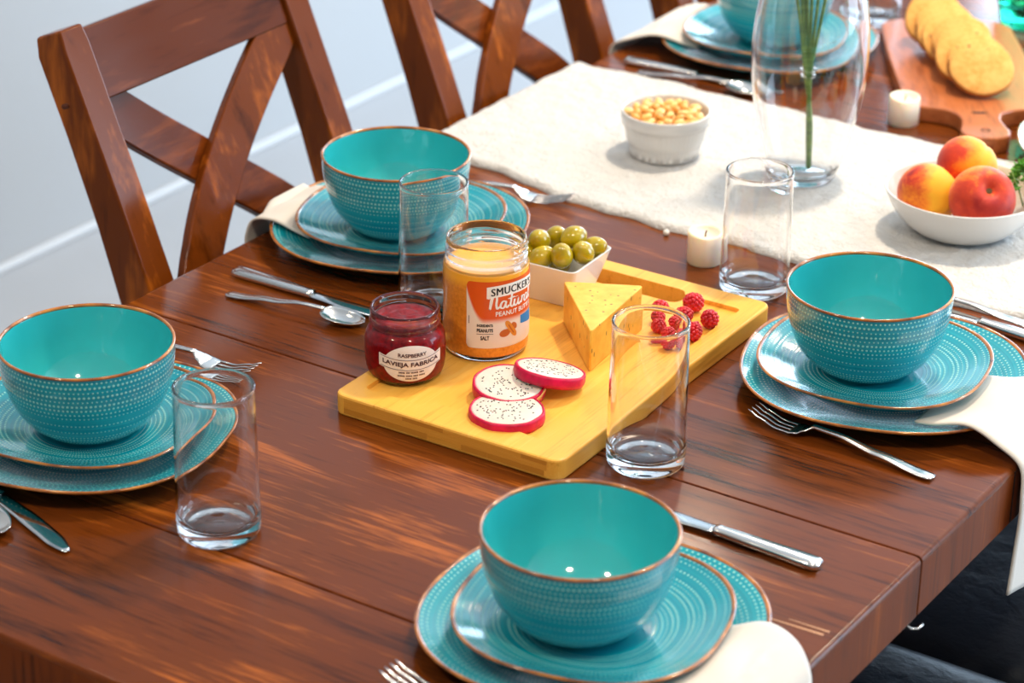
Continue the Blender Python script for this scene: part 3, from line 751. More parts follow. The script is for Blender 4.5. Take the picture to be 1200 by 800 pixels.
# ------------------------------------------------------------------ bowl of peaches
PX, PY = -0.2600, 0.6400
bp = smooth_profile([(0.040, 0.0), (0.0455, 0.0008), (0.0600, 0.0100), (0.0740, 0.0260), (0.0825, 0.0430), (0.0838, 0.0462)], 6)
bp = [(0, 0.0015), (0.037, 0.0015)] + bp + [(0.0836, 0.0475), (0.0822, 0.0478), (0.0808, 0.0462)] + smooth_profile([(0.0795, 0.0430), (0.0712, 0.0275), (0.0580, 0.0130), (0.045, 0.0055), (0.0, 0.0045)], 6)
o = link('fruit_bowl', lathe(bp, 80), M_WHITE, loc=(PX, PY, RZ)); tag(o, 'shallow white bowl holding peaches and parsley on the runner', 'bowl')
def peach_mat(name, seed, axis, thr):
    p = M(name)
    v = p.coord('Object', (1, 1, 1), loc=(seed, seed*0.7, 0))
    n = p.noise(v, 38.0, 4, 0.6, 0.4); n2 = p.noise(v, 420.0, 2)
    tc = p.n('TexCoord'); d = p.n('VectorMath', {0: tc.outputs['Object'], 1: axis}, operation='DOT_PRODUCT')
    g = p.math('ADD', p.math('MULTIPLY', d.outputs['Value'], 14.0), p.math('MULTIPLY', n, 0.9))
    g = p.math('ADD', g, p.math('MULTIPLY', n2, 0.10))
    c = p.ramp(g, [(0.20+thr, S(246, 176, 40)), (0.42+thr, S(240, 140, 34)), (0.60+thr, S(206, 62, 32)), (0.92+thr, S(150, 24, 34))])
    p.set(color=c, rough=0.5, sheen=0.15, spec=0.25, sss=0.15, sss_scale=0.004)
    return p.m
def peach(mat, rad, loc, axis, cleft_dir, label, group):
    """sphere with a seam groove and a stem hollow at the pole, pole turned to axis"""
    root = thing('peach', label, 'peach', loc, group=group)
    bm = bmesh.new(); bmesh.ops.create_uvsphere(bm, u_segments=56, v_segments=36, radius=1.0)
    for vv in bm.verts:
        p = vv.co.normalized(); pol = math.acos(max(-1, min(1, p.z))); az = math.atan2(p.y, p.x)
        k = 1.0 - 0.36*math.exp(-(pol/0.32)**2) - 0.055*math.exp(-(az/0.16)**2)*min(1, math.sin(pol)*1.4)*(1 if pol < 2.2 else 0.4) + 0.03*math.exp(-((PI-pol)/0.3)**2)
        vv.co = p*rad*k*(1.0)
        vv.co.z *= 0.95
    q = Vector(axis).normalized().to_track_quat('Z', 'X').to_matrix().to_4x4() @ Matrix.Rotation(cleft_dir, 4, 'Z')
    bm.transform(q); link('flesh', bm, mat, root)
    bm = bmesh.new(); bmesh.ops.create_icosphere(bm, subdivisions=2, radius=rad*0.15)
    for vv in bm.verts: vv.co.z *= 0.4
    bm.transform(q @ Matrix.Translation((0, 0, rad*0.615))); o = link('stem_hollow', bm, M_WICK, root); o['label'] = 'small brown stem scar'
    return root
CAMV = -FW
peach(peach_mat('peach_skin_a', 0.3, tuple(-RT*0.9+Vector((0, 0, 0.25))), 0.30), 0.0330, (-0.2880, 0.6110, RZ+0.0435), tuple(Vector((0.3, 0.8, 0.5))), 2.0, 'mostly yellow peach low in the bowl, nearest the glass vase', 'peaches in the white bowl')
peach(peach_mat('peach_skin_b', 1.7, tuple(-RT*0.8+Vector((0, 0, -0.1))), 0.13), 0.0325, (-0.2730, 0.6730, RZ+0.0590), tuple(Vector((0.2, 0.7, 0.6))), 1.0, 'highest peach at the back of the bowl, orange turning yellow', 'peaches in the white bowl')
peach(peach_mat('peach_skin_c', 3.1, tuple(Vector((0.3, -0.2, -0.15))), -0.10), 0.0350, (-0.2290, 0.6160, RZ+0.0500), tuple(-FW*0.85+RT*0.15+Vector((0, 0, 0.35))), 2.35, 'red peach with stem hollow facing the camera in the bowl', 'peaches in the white bowl')
M_LEAF = M('parsley_green'); M_LEAF.set(color=M_LEAF.ramp(M_LEAF.noise(M_LEAF.coord('Object', (80, 80, 80)), 2, 2), [(0.3, S(40, 110, 26)), (0.7, S(110, 178, 54))]), rough=0.45, spec=0.35); M_LEAF = M_LEAF.m
par = thing('parsley_bunch', 'bunch of curly green parsley tucked beside the peaches in the bowl', 'herb', (-0.2010, 0.6700, RZ+0.043))
bm = bmesh.new(); NL = 9
c0 = bm.verts.new((0, 0, 0)); ring = []
for i in range(2*NL+1):
    a = -2.2 + 4.4*i/(2*NL); r = 0.0085*(1.0 if i % 2 == 0 else 0.62)*(1-0.15*abs(a)/2.2)
    ring.append(bm.verts.new((r*math.cos(a)+0.002, r*math.sin(a), 0.0018*math.sin(i*1.7))))
for a, b in zip(ring, ring[1:]): bm.faces.new([c0, a, b])
leaf0 = link('leaf', bm, M_LEAF, par, smooth=False); first = True
for k in range(46):
    o = leaf0 if first else leaf0.copy()
    if not first: COL.objects.link(o)
    first = False
    a = rnd.uniform(0, 6.28); b = math.acos(rnd.uniform(-0.2, 1)); r = 0.026*rnd.uniform(0.75, 1.1)
    o.location = (r*math.sin(b)*math.cos(a), r*math.sin(b)*math.sin(a), r*1.2*math.cos(b)+0.008)
    o.rotation_euler = (rnd.uniform(-0.9, 0.9), rnd.uniform(-0.9, 0.9), rnd.uniform(0, 6.28))
    s = rnd.uniform(0.8, 1.25); o.scale = (s, s, s)
for k in range(6):
    a = k*1.05; bm = bmesh.new(); tube(bm, [(0.004*math.cos(a), 0.004*math.sin(a), -0.012), (0.012*math.cos(a), 0.012*math.sin(a), 0.008), (0.020*math.cos(a), 0.020*math.sin(a), 0.022)], 0.0008, 6)
    link('stem', bm, M_STEM, par)

# ------------------------------------------------------------------ paddle board with toast rounds
AX = Vector((0.527, -0.850)); PP = Vector((0.850, 0.527)); NC = Vector((-0.372, 0.938))
def padd(s, p): q = NC + AX*s + PP*p; return (q.x, q.y)
ang = math.atan2(AX.y, AX.x)
pb = thing('paddle_board', 'brown wooden paddle board with handle, holding the toast rounds', 'board', (NC.x, NC.y, TZ), (0, 0, ang))
def pl(s, p): return (s, p)                             # local: x along the handle, y to PP
half = [(-0.350, 0.0), (-0.358, 0.045), (-0.352, 0.068), (-0.335, 0.0815), (-0.30, 0.084), (-0.10, 0.084), (-0.055, 0.083), (-0.038, 0.076), (-0.030, 0.062), (-0.024, 0.042), (-0.014, 0.029), (0.004, 0.0235), (0.025, 0.025), (0.048, 0.0285), (0.060, 0.0250), (0.0680, 0.0140), (0.0700, 0.0)]
hs = smooth_profile([(x+1, y, 0) for x, y in half], 4); hs = [(x-1, y) for x, y, _ in hs]
outl = hs + [(x, -y) for x, y in hs[-2:0:-1]]
bm = bmesh.new()
vt = [bm.verts.new((x, y, 0.020)) for x, y in outl]; vb = [bm.verts.new((x, y, 0.0)) for x, y in outl]
bm.faces.new(vt); bm.faces.new(vb[::-1])
for i in range(len(outl)): bm.faces.new([vt[i], vb[i], vb[(i+1) % len(outl)], vt[(i+1) % len(outl)]])
bmesh.ops.recalc_face_normals(bm, faces=bm.faces)
o = link('board', bm, M_ACACIA, pb, smooth=False); bevel_mod(o, 0.0025, 2)
M_HOLE = simple('dark_hole', S(50, 24, 12), 0.8)
bm = lathe([(0.0058, 0.0203), (0.0040, 0.0205), (0.0036, 0.0165), (0.0, 0.0160)], 24); o = link('hanging_hole', bm, M_HOLE, pb, loc=(0.045, 0.0, 0.0))
bm = bmesh.new()
vs = [bm.verts.new((-0.012+0.0035*math.cos(a)*1.0, 0.0095*math.sin(a), 0.0203)) for a in [2*PI*i/20 for i in range(20)]]; bm.faces.new(vs)
o = link('burnt_stamp', bm, M_HOLE, pb, smooth=False); o['label'] = 'small dark mark burnt into the wood'
M_TOAST = M('toasted_bread')
tn = M_TOAST.noise(M_TOAST.coord('Object', (1, 1, 1)), 60.0, 4, 0.6); tn2 = M_TOAST.noise(M_TOAST.coord('Object', (1, 1, 1)), 260.0, 3, 0.6)
M_TOAST.set(color=M_TOAST.ramp(M_TOAST.math('ADD', M_TOAST.math('MULTIPLY', tn, 0.65), M_TOAST.math('MULTIPLY', tn2, 0.35)), [(0.25, S(168, 98, 38)), (0.40, S(216, 152, 76)), (0.7, S(234, 184, 110))]), rough=0.8, spec=0.15)
M_TOAST.bump(tn2, 0.5, 0.002); M_TOAST = M_TOAST.m
M_CRUST = simple('toast_crust', S(172, 104, 36), 0.75)
NR = 9
words_pos = ['nearest the candle, showing its whole face', 'second of the leaning row from the handle', 'third of the leaning row from the handle', 'fourth of the leaning row from the handle', 'fifth of the leaning row from the handle',
             'sixth of the leaning row from the handle', 'seventh of the leaning row from the handle', 'eighth of the leaning row from the handle', 'last of the leaning row, farthest from the handle']
for k in range(NR):
    root = thing('toast_round', 'golden toast round on the paddle board, ' + words_pos[k], 'toast', group='toast rounds on the paddle board')
    rr = 0.0375 + rnd.uniform(-0.0012, 0.0016); ph = rnd.uniform(0, 6); sq = rnd.uniform(0.95, 1.0)
    wob = lambda a, r: 1 + 0.020*math.sin(2*a+ph) + 0.012*math.sin(5*a+ph*2)
    prof = [(0, 0), (rr-0.002, 0), (rr, 0.0015), (rr+0.0004, 0.0045), (rr-0.0004, 0.0078), (rr-0.0025, 0.0090), (rr*0.5, 0.0094), (0, 0.0092)]
    bm = lathe(prof, 48, None, lambda j: 1 if 1 <= j <= 3 else 0, None, wob)
    link('crumb', bm, [M_TOAST, M_CRUST], root)
    bm = bmesh.new()
    for q in range(7):
        a = rnd.uniform(0, 6.28); r = rr*rnd.uniform(0.15, 0.85)
        mm = Matrix.Translation((r*math.cos(a), r*math.sin(a), 0.00925)); ret = bmesh.ops.create_circle(bm, cap_ends=True, segments=7, radius=rnd.uniform(0.0006, 0.0018), matrix=mm)
    o = link('air_hole', bm, M_HOLE, root, smooth=False); o['kind'] = 'stuff'
    t = k/(NR-1)
    d = Vector((0.527, -0.85, 0))
    lean = math.radians(42 - 4*math.sin(k*1.3)) if k else math.radians(40)
    s = -0.088 - 0.0215*k; p = 0.010 - 0.004*k + 0.004*math.sin(k*2.1)
    c = NC + AX*s + PP*p
    # lower edge rests on the board: centre height
    zc = 0.0205 + (rr+0.0005)*math.sin(lean) + 0.0003
    root.location = (c.x, c.y, TZ+zc)
    nrm = Vector((d.x*math.sin(lean), d.y*math.sin(lean), math.cos(lean)))
    root.rotation_mode = 'QUATERNION'; root.rotation_quaternion = nrm.to_track_quat('Z', 'Y')

# ------------------------------------------------------------------ green bottle
bo = thing('bottle', 'green glass bottle standing past the paddle board at the far end', 'bottle', (-0.485, 1.347, TZ))
bprof = smooth_profile([(0.030, 0.0), (0.0375, 0.002), (0.040, 0.010), (0.040, 0.15), (0.038, 0.175), (0.022, 0.215), (0.0145, 0.235), (0.0140, 0.285)], 5)
prof = [(0, 0.012), (0.022, 0.006)] + bprof + [(0.0155, 0.286), (0.0155, 0.296), (0.012, 0.297), (0.0110, 0.285)] + [(r-0.003, max(z, 0.016)) for r, z in bprof if z > 0.015][::-1] + [(0.02, 0.016), (0, 0.019)]
link('bottle_glass', lathe(prof, 48), M_GREEN, bo)

# ------------------------------------------------------------------ cutting board
BW, BL, BT = 0.2435, 0.400, 0.0205
BC = Vector((-0.4405, 0.132)); BROT = math.radians(1.0)
cb = thing('cutting_board', 'pale bamboo cutting board with recessed tray, holding jars, cheese and fruit', 'board', (BC.x, BC.y, TZ), (0, 0, BROT))
def rrect(w, h, r, n=6, cx=0, cy=0):
    out = []
    for (sx, sy, a0) in [(1, 1, 0), (-1, 1, 90), (-1, -1, 180), (1, -1, 270)]:
        for i in range(n+1):
            a = math.radians(a0 + 90*i/n); out.append((cx+sx*(w/2-r)+r*math.cos(a), cy+sy*(h/2-r)+r*math.sin(a)))
    return out
hw, hl = BW/2, BL/2
outer = rrect(BW, BL, 0.012)
# tray outline: recessed field, set in farther from the near end along its middle
tr = [( hw-0.019, hl-0.030), (-hw+0.019, hl-0.030), (-hw+0.019, -hl+0.024), (-hw+0.083, -hl+0.024), (-hw+0.094, -hl+0.036), (hw-0.055, -hl+0.030), (hw-0.023, -hl+0.026)]
def round_poly(pts, r, n=4):
    out = []
    for i, p in enumerate(pts):
        p = Vector(p); a = (Vector(pts[i-1])-p); b = (Vector(pts[(i+1) % len(pts)])-p)
        ra = min(r, a.length*0.45, b.length*0.45); a.normalize(); b.normalize()
        for k in range(n+1):
            t = k/n; q0 = p + a*ra*(1-t); q1 = p + b*ra*t
            out.append(tuple(q0.lerp(q1, t)))
    return out
tray = round_poly(tr, 0.006)
def prism(bm, pts, z0, z1, mat=0):
    vt = [bm.verts.new((x, y, z1)) for x, y in pts]; vb = [bm.verts.new((x, y, z0)) for x, y in pts]
    fs = [bm.faces.new(vt), bm.faces.new(vb[::-1])]
    for i in range(len(pts)): fs.append(bm.faces.new([vt[i], vb[i], vb[(i+1) % len(pts)], vt[(i+1) % len(pts)]]))
    for f in fs: f.material_index = mat
    return fs
def boolean_diff(base, cutters):
    for c in cutters:
        b = base.modifiers.new('cut', 'BOOLEAN'); b.operation = 'DIFFERENCE'; b.object = c; b.solver = 'EXACT'
    bpy.context.view_layer.update()
    dg = bpy.context.evaluated_depsgraph_get()
    me = bpy.data.meshes.new_from_object(base.evaluated_get(dg))
    base.modifiers.clear(); base.data = me
    for c in cutters: bpy.data.objects.remove(c, do_unlink=True)
bm = bmesh.new(); prism(bm, outer, 0.0, BT); bmesh.ops.recalc_face_normals(bm, faces=bm.faces)
es = [e for e in bm.edges if abs(e.verts[0].co.z-e.verts[1].co.z) < 1e-6]
bmesh.ops.bevel(bm, geom=es, offset=0.0022, segments=2, affect='EDGES', profile=0.5)
bo_ = link('tray_board', bm, M_BAMBOO, smooth=False)
bm = bmesh.new(); prism(bm, tray, BT-0.0042, BT+0.02); bmesh.ops.recalc_face_normals(bm, faces=bm.faces); c1 = link('cut_a', bm, M_BAMBOO, smooth=False)
bm = bmesh.new(); prism(bm, rrect(0.128, 0.024, 0.010, 5, -0.024, hl-0.034), -0.01, BT+0.02); bmesh.ops.recalc_face_normals(bm, faces=bm.faces); c2 = link('cut_b', bm, M_BAMBOO, smooth=False)
boolean_diff(bo_, [c1, c2])
bo_.parent = cb
ZB = TZ + BT - 0.0042                          # floor of the tray
bm = bmesh.new()                               # end laminations on the near edge, standing a hair proud
for k in range(7):
    x0 = -hw+0.013 + k*0.0312
    for q in range(3): pass
lam = simple('bamboo_lamination', S(200, 132, 44), 0.4)
for r_i, (z0, z1) in enumerate([(0.0030, 0.0085), (0.0085, 0.0140), (0.0140, 0.0182)]):
    x = -hw+0.013
    while x < hw-0.020:
        L = rnd.uniform(0.022, 0.050); x1 = min(x+L, hw-0.013)
        b2 = bmesh.new(); box(b2, x, x1-0.0002, -hl-0.00012, -hl+0.001, z0+0.0001, z1-0.0001)
        o = link('lamination', b2, [M_BAMBOO_LAM, lam][rnd.random() < 0.35], cb, smooth=False)
        x = x1
bm.free()

# ------------------------------------------------------------------ jars: wrapping flat artwork round the glass
def wrap(pts2, faces, name, parent, mat, rfun, a0, z0, eps, rot=0.0, off=(0, 0), mats=None):
    """pts2 in metres on the unrolled label, +x to the reader's right"""
    bm = bmesh.new(); cr, sr = math.cos(rot), math.sin(rot); r0 = rfun(z0)
    uvl = bm.loops.layers.uv.new('UV')
    vs = []
    for (x, y) in pts2:
        X = x*cr - y*sr + off[0]; Y = x*sr + y*cr + off[1]
        z = z0 + Y; r = rfun(z) + eps; a = a0 + X/r0
        vs.append(bm.verts.new((r*math.cos(a), r*math.sin(a), z)))
    xs = [p[0] for p in pts2]; ys_ = [p[1] for p in pts2]; wx = max(xs)-min(xs) or 1; wy = max(ys_)-min(ys_) or 1
    for f in faces:
        try: F = bm.faces.new([vs[i] for i in f])
        except ValueError: continue
        for lp, i in zip(F.loops, f): lp[uvl].uv = ((pts2[i][0]-min(xs))/wx, (pts2[i][1]-min(ys_))/wy)
    return link(name, bm, mat, parent, smooth=True)
def sheet(x0, x1, top, bot, nx=40, ny=6):
    pts, fs = [], []
    for i in range(nx+1):
        x = x0+(x1-x0)*i/nx; t, b = top(x), bot(x)
        for j in range(ny+1): pts.append((x, b+(t-b)*j/ny))
    for i in range(nx):
        for j in range(ny): a = i*(ny+1)+j; fs.append((a, a+ny+1, a+ny+2, a+1))
    return pts, fs
def text2(s, height, shear=0.0, width=None, bold=0.0, space=1.0):
    cu = bpy.data.curves.new('lettering', 'FONT'); cu.body = s; cu.size = 1.0; cu.align_x = 'CENTER'; cu.align_y = 'CENTER'; cu.shear = shear; cu.offset = bold; cu.space_character = space; cu.resolution_u = 3
    ob = bpy.data.objects.new('lettering', cu); COL.objects.link(ob)
    bpy.context.view_layer.update()
    me = bpy.data.meshes.new_from_object(ob.evaluated_get(bpy.context.evaluated_depsgraph_get()))
    P = [(v.co.x, v.co.y) for v in me.vertices]; me.calc_loop_triangles(); F = [tuple(t.vertices) for t in me.loop_triangles]
    bpy.data.objects.remove(ob, do_unlink=True); bpy.data.curves.remove(cu); bpy.data.meshes.remove(me)
    xs = [p[0] for p in P]; ys_ = [p[1] for p in P]
    h = max(ys_)-min(ys_); w = max(xs)-min(xs); cx, cy = (max(xs)+min(xs))/2, (max(ys_)+min(ys_))/2
    ky = height/h; kx = (width/w) if width else ky
    return [((x-cx)*kx, (y-cy)*ky) for x, y in P], F
def stroke2(lines, w):
    """ribbons along polylines"""
    P, F = [], []
    for ln in lines:
        pts = smooth_profile([(x+100, y, 0) for x, y in ln], 5); pts = [(x-100, y) for x, y, _ in pts]
        b = len(P)
        for i, (x, y) in enumerate(pts):
            x0, y0 = pts[max(0, i-1)]; x1, y1 = pts[min(len(pts)-1, i+1)]; L = math.hypot(x1-x0, y1-y0) or 1
            nx, ny = -(y1-y0)/L, (x1-x0)/L
            ww = w*(0.55+0.6*abs(y1-y0)/L)
            P += [(x+nx*ww/2, y+ny*ww/2), (x-nx*ww/2, y-ny*ww/2)]
        for i in range(len(pts)-1): F.append((b+2*i, b+2*i+1, b+2*i+3, b+2*i+2))
    return P, F
def tab_r(prof):
    pr = sorted([(z, r) for r, z in prof])
    def f(z):
        for (z0, r0), (z1, r1) in zip(pr, pr[1:]):
            if z <= z1: return r0 + (r1-r0)*(z-z0)/max(1e-9, z1-z0)
        return pr[-1][1]
    return f
M_PAPER = simple('label_paper', S(238, 226, 218), 0.5)
M_INK = simple('dark_brown_ink', S(74, 34, 40), 0.6)
M_BLACK = simple('black_ink', S(26, 22, 22), 0.6)
M_LABW = simple('label_white_ink', S(246, 240, 232), 0.5)

# --- jam jar
JX, JY = -0.5332, 0.0086
jam = thing('jam_jar', 'small open glass jar of red raspberry jam with oval cream label', 'jar', (JX, JY, ZB))
jo = smooth_profile([(0.0270, 0.0), (0.0300, 0.0012), (0.0345, 0.0060), (0.0368, 0.0140), (0.0375, 0.0240), (0.0374, 0.0360), (0.0362, 0.0430), (0.0335, 0.0480), (0.0310, 0.0505)], 5)
neck = [(0.0305, 0.0520), (0.0322, 0.0535), (0.0330, 0.0550), (0.0331, 0.0580), (0.0322, 0.0600), (0.0318, 0.0620), (0.0323, 0.0640), (0.0322, 0.0670), (0.0315, 0.0688), (0.0302, 0.0690), (0.0293, 0.0680)]
jin = [(r-0.0017, max(z, 0.0045)) for r, z in jo if z > 0.004][::-1]
link('glass_jar', lathe([(0, 0.0015), (0.022, 0.0018)] + jo + neck + [(0.0288, 0.060), (0.0288, 0.0520)] + jin + [(0.026, 0.0042), (0, 0.0040)], 72), M_GLASS, jam)
M_JAM = M('raspberry_jam'); jn = M_JAM.noise(M_JAM.coord('Object', (1, 1, 1)), 190.0, 3, 0.6)
M_JAM.set(color=M_JAM.ramp(jn, [(0.3, S(86, 0, 6)), (0.65, S(136, 2, 12)), (0.85, S(170, 22, 22))]), rough=0.4, spec=0.1, sss=0.05, sss_scale=0.004, sss_radius=(1, 0.15, 0.1), coat=0.45, coat_rough=0.03)
M_JAM.bump(jn, 0.1, 0.001); M_JAM = M_JAM.m
jf = [(r+0.0001, z) for r, z in jo if 0.0058 < z < 0.0506]
jp = [(0, 0.0050), (0.0325, 0.0052)] + jf + [(0.0300, 0.0512), (0.0294, 0.0516), (0.0294, 0.0570), (0.0284, 0.0580)] + [(0.0284*(1-k/6), 0.0582+0.0010*math.sin(k*1.9)) for k in range(1, 6)] + [(0, 0.0588)]
bm = lathe(jp, 64)
for vv in bm.verts:
    if vv.co.z > 0.0578 and math.hypot(vv.co.x, vv.co.y) < 0.027: vv.co.z += 0.0016*noise.noise((vv.co.x*170, vv.co.y*170, 2))
link('jam', bm, M_JAM, jam)
jr = tab_r(jo)
ja = math.radians(-54.2 + 9); jz = 0.0262
el = lambda a, b: (lambda x: b*math.sqrt(max(0, 1-(x/a)**2)))
t_ = el(0.0270, 0.0180)
P, F = sheet(-0.02699, 0.02699, lambda x: t_(x), lambda x: -t_(x), 48, 28); lab = wrap(P, F, 'oval_label', jam, M_PAPER, jr, ja, jz, 0.00025)
lab['label'] = 'cream oval paper label with brown lettering'
dip = lambda x: 0.0042*(x/0.031)**2 - 0.0008
P, F = sheet(-0.0315, 0.0315, lambda x: dip(x)+0.0062, lambda x: dip(x)-0.0062, 48, 10); wrap(P, F, 'banner', lab, M_PAPER, jr, ja, jz, 0.0005)
for sgn in (1, -1):
    P, F = sheet(-0.0298, 0.0298, lambda x: dip(x)+sgn*0.0050+0.00025, lambda x: dip(x)+sgn*0.0050-0.00025, 44, 1); wrap(P, F, 'banner_line', lab, M_INK, jr, ja, jz, 0.0007)
def bent(P, f): return [(x, y+f(x)) for x, y in P]
P, F = text2('LAVIEJA FABRICA', 0.0058, width=0.0545, bold=0.03); wrap(bent(P, dip), F, 'lettering', lab, M_INK, jr, ja, jz, 0.0008)
P, F = text2('RASPBERRY', 0.0036, width=0.0270, bold=0.03); wrap(bent(P, dip), F, 'lettering', lab, M_INK, jr, ja, jz, 0.0005, 0, (0.001, 0.0096))
for (y, ws) in [(-0.0078, [5, 3, 6, 4]), (-0.0112, [6, 5, 4, 5]), (-0.0143, [5, 4])]:        # lines of print too fine to read
    tot = sum(ws)*0.00115+(len(ws)-1)*0.0010; x = -tot/2
    for wd_ in ws:
        P, F = [], []
        for q in range(wd_):
            b = len(P); xx = x+q*0.00115; hh = 0.0008
            P += [(xx, -hh), (xx+0.0008, -hh), (xx+0.0008, hh), (xx, hh)]; F.append((b, b+1, b+2, b+3))
        o = wrap(bent(P, lambda x: dip(x)*0.7), F, 'fine_print', lab, M_INK, jr, ja, jz, 0.0005, 0, (0, y)); o['kind'] = 'stuff'
        x += wd_*0.00115+0.0010

# --- peanut butter jar
KX, KY = -0.5050, 0.1002
pj = thing('peanut_butter_jar', 'tall open glass jar of peanut butter with orange and white label', 'jar', (KX, KY, ZB))
po = smooth_profile([(0.0330, 0.0), (0.0370, 0.0010), (0.0398, 0.0050), (0.0405, 0.0110), (0.0405, 0.0500), (0.0405, 0.0850), (0.0400, 0.0895), (0.0385, 0.0930)], 5)
neck = [(0.0380, 0.0945), (0.0388, 0.0960), (0.0390, 0.0975), (0.0382, 0.0990), (0.0380, 0.1020), (0.0388, 0.1035), (0.0389, 0.1050), (0.0381, 0.1065), (0.0379, 0.1120), (0.0372, 0.1138), (0.0362, 0.1140), (0.0355, 0.1128)]
pin = [(r-0.0018, max(z, 0.0050)) for r, z in po if z > 0.0045][::-1]
link('glass_jar', lathe([(0, 0.002), (0.028, 0.002)] + po + neck + [(0.0353, 0.105), (0.0354, 0.0950)] + pin + [(0.030, 0.0046), (0, 0.0045)], 80), M_GLASS, pj)
M_PB = M('peanut_butter'); pn = M_PB.noise(M_PB.coord('Object', (1, 1, 1)), 300.0, 3, 0.6)
zz = M_PB.n('SeparateXYZ', {0: M_PB.n('TexCoord').outputs['Object']}).outputs[2]
body = M_PB.ramp(pn, [(0.3, S(212, 122, 30)), (0.7, S(238, 152, 50))])
top_ = M_PB.mix(0.5, S(252, 168, 24), S(252, 178, 40))
zf = M_PB.n('MapRange', {'Value': zz, 'From Min': 0.074, 'From Max': 0.083}).outputs[0]
M_PB.set(color=M_PB.mix(zf, body, top_), rough=0.35, sss=0.15, sss_scale=0.005, sss_radius=(1, 0.6, 0.2), coat=1.0, coat_rough=0.02); M_PB = M_PB.m
jf = [(r+0.0006, z-0.0004 if z < 0.007 else z) for r, z in pin[::-1]]
jf = [(r+0.0001, z) for r, z in po if 0.0058 < z < 0.0890]
pp = [(0, 0.0052), (0.0360, 0.0052)] + jf + [(0.0385, 0.0900), (0.0370, 0.0903), (0.030, 0.0896), (0.020, 0.0890), (0, 0.0893)]
link('peanut_butter', lathe(pp, 64), M_PB, pj)
pr_ = tab_r(po); pa = math.radians(-56.2); PR = 0.0405
def ax(deg): return math.radians(deg)*PR
M_LAB = M('orange_to_white_print')
luv = M_LAB.n('UVMap', uv_map='UV'); ls = M_LAB.n('SeparateXYZ', {0: luv.outputs[0]})
lx, ly = ls.outputs[0], ls.outputs[1]
# orange patch with a soft rounded lower corner
dx = M_LAB.math('MULTIPLY', M_LAB.math('SUBTRACT', 0.16, lx), 6.2, clamp=True)
edge_ = M_LAB.math('ADD', 0.40, M_LAB.math('MULTIPLY', M_LAB.math('MULTIPLY', dx, dx), 0.5))
fo = M_LAB.n('MapRange', {'Value': M_LAB.math('SUBTRACT', ly, edge_), 'From Min': -0.05, 'From Max': 0.06}, interpolation_type='SMOOTHSTEP').outputs[0]
M_LAB.set(color=M_LAB.mix(fo, S(240, 224, 208), S(222, 84, 14)), rough=0.35); M_LAB = M_LAB.m
x0, x1 = ax(-26), ax(128); zb, zt_ = 0.0160, 0.0838; zc = (zb+zt_)/2; rc = 0.004
def corner(x): 
    d = min(x-x0, x1-x); return rc - math.sqrt(max(0, rc*rc-(rc-d)**2)) if d < rc else 0.0
P, F = sheet(x0, x1, lambda x: zt_-zc-corner(x), lambda x: zb-zc+corner(x), 90, 6)
lab = wrap(P, F, 'label', pj, M_LAB, pr_, pa, zc, 0.00025); lab['label'] = 'orange and white printed label'
Z = lambda z: z - zc
arch = lambda x: 0.0020*(1-((x-ax(42))/ax(40))**2)
P, F = sheet(ax(1), ax(83), lambda x: Z(0.0728)+0.0058+arch(x), lambda x: Z(0.0728)-0.0058+arch(x), 40, 2); wrap(P, F, 'brand_panel', lab, M_LABW, pr_, pa, zc, 0.0004)
P0, F0 = text2("SMUCKER'S", 0.0076, width=ax(70), bold=0.0, space=1.10)
P, F = [], []                                            # heavy weight: three passes a hair apart
for q in (-0.00028, 0.0, 0.00028):
    F += [tuple(i+len(P) for i in f) for f in F0]; P += [(x+q, y) for x, y in P0]
P = [(x+ax(42), y) for x, y in P]; wrap([(x, y+arch(x)+Z(0.0728)) for x, y in P], F, 'lettering', lab, M_BLACK, pr_, pa, zc, 0.0006)
script = [  # Natural, one pen stroke per letter, x-height 0.5
 [(0.00, 0.72), (0.07, 0.92), (0.12, 0.86), (0.11, 0.45), (0.08, 0.0), (0.14, 0.40), (0.26, 0.90), (0.36, 0.98), (0.39, 0.75), (0.37, 0.25), (0.42, 0.02), (0.52, 0.14)],
 [(0.82, 0.46), (0.70, 0.50), (0.59, 0.34), (0.58, 0.08), (0.68, 0.01), (0.79, 0.20), (0.84, 0.48), (0.82, 0.12), (0.90, 0.02), (0.98, 0.18)],
 [(1.14, 0.92), (1.09, 0.45), (1.08, 0.10), (1.16, 0.01), (1.26, 0.16)], [(0.98, 0.60), (1.28, 0.66)],
 [(1.30, 0.48), (1.27, 0.15), (1.34, 0.01), (1.45, 0.10), (1.53, 0.48), (1.51, 0.12), (1.58, 0.01), (1.67, 0.18)],
 [(1.71, 0.42), (1.77, 0.50), (1.75, 0.20), (1.74, 0.02), (1.77, 0.30), (1.86, 0.48), (1.95, 0.44)],
 [(2.20, 0.46), (2.08, 0.50), (1.98, 0.34), (1.97, 0.08), (2.06, 0.01), (2.17, 0.20), (2.22, 0.48), (2.20, 0.12), (2.28, 0.02), (2.35, 0.18)],
 [(2.35, 0.18), (2.46, 0.60), (2.47, 0.95), (2.42, 0.94), (2.41, 0.30), (2.46, 0.02), (2.56, 0.14)]]
kx, ky = 0.0205, 0.0150
P, F = stroke2([[(x*kx, y*ky) for x, y in ln] for ln in script], 0.0019); wrap([(x+ax(3), y+Z(0.0560)) for x, y in P], F, 'script_lettering', lab, M_LABW, pr_, pa, zc, 0.0005)
P, F = text2('PEANUT BUTTER', 0.0049, width=ax(66), bold=0.015); wrap([(x+ax(46), y+Z(0.0508)) for x, y in P], F, 'lettering', lab, M_LABW, pr_, pa, zc, 0.0005)
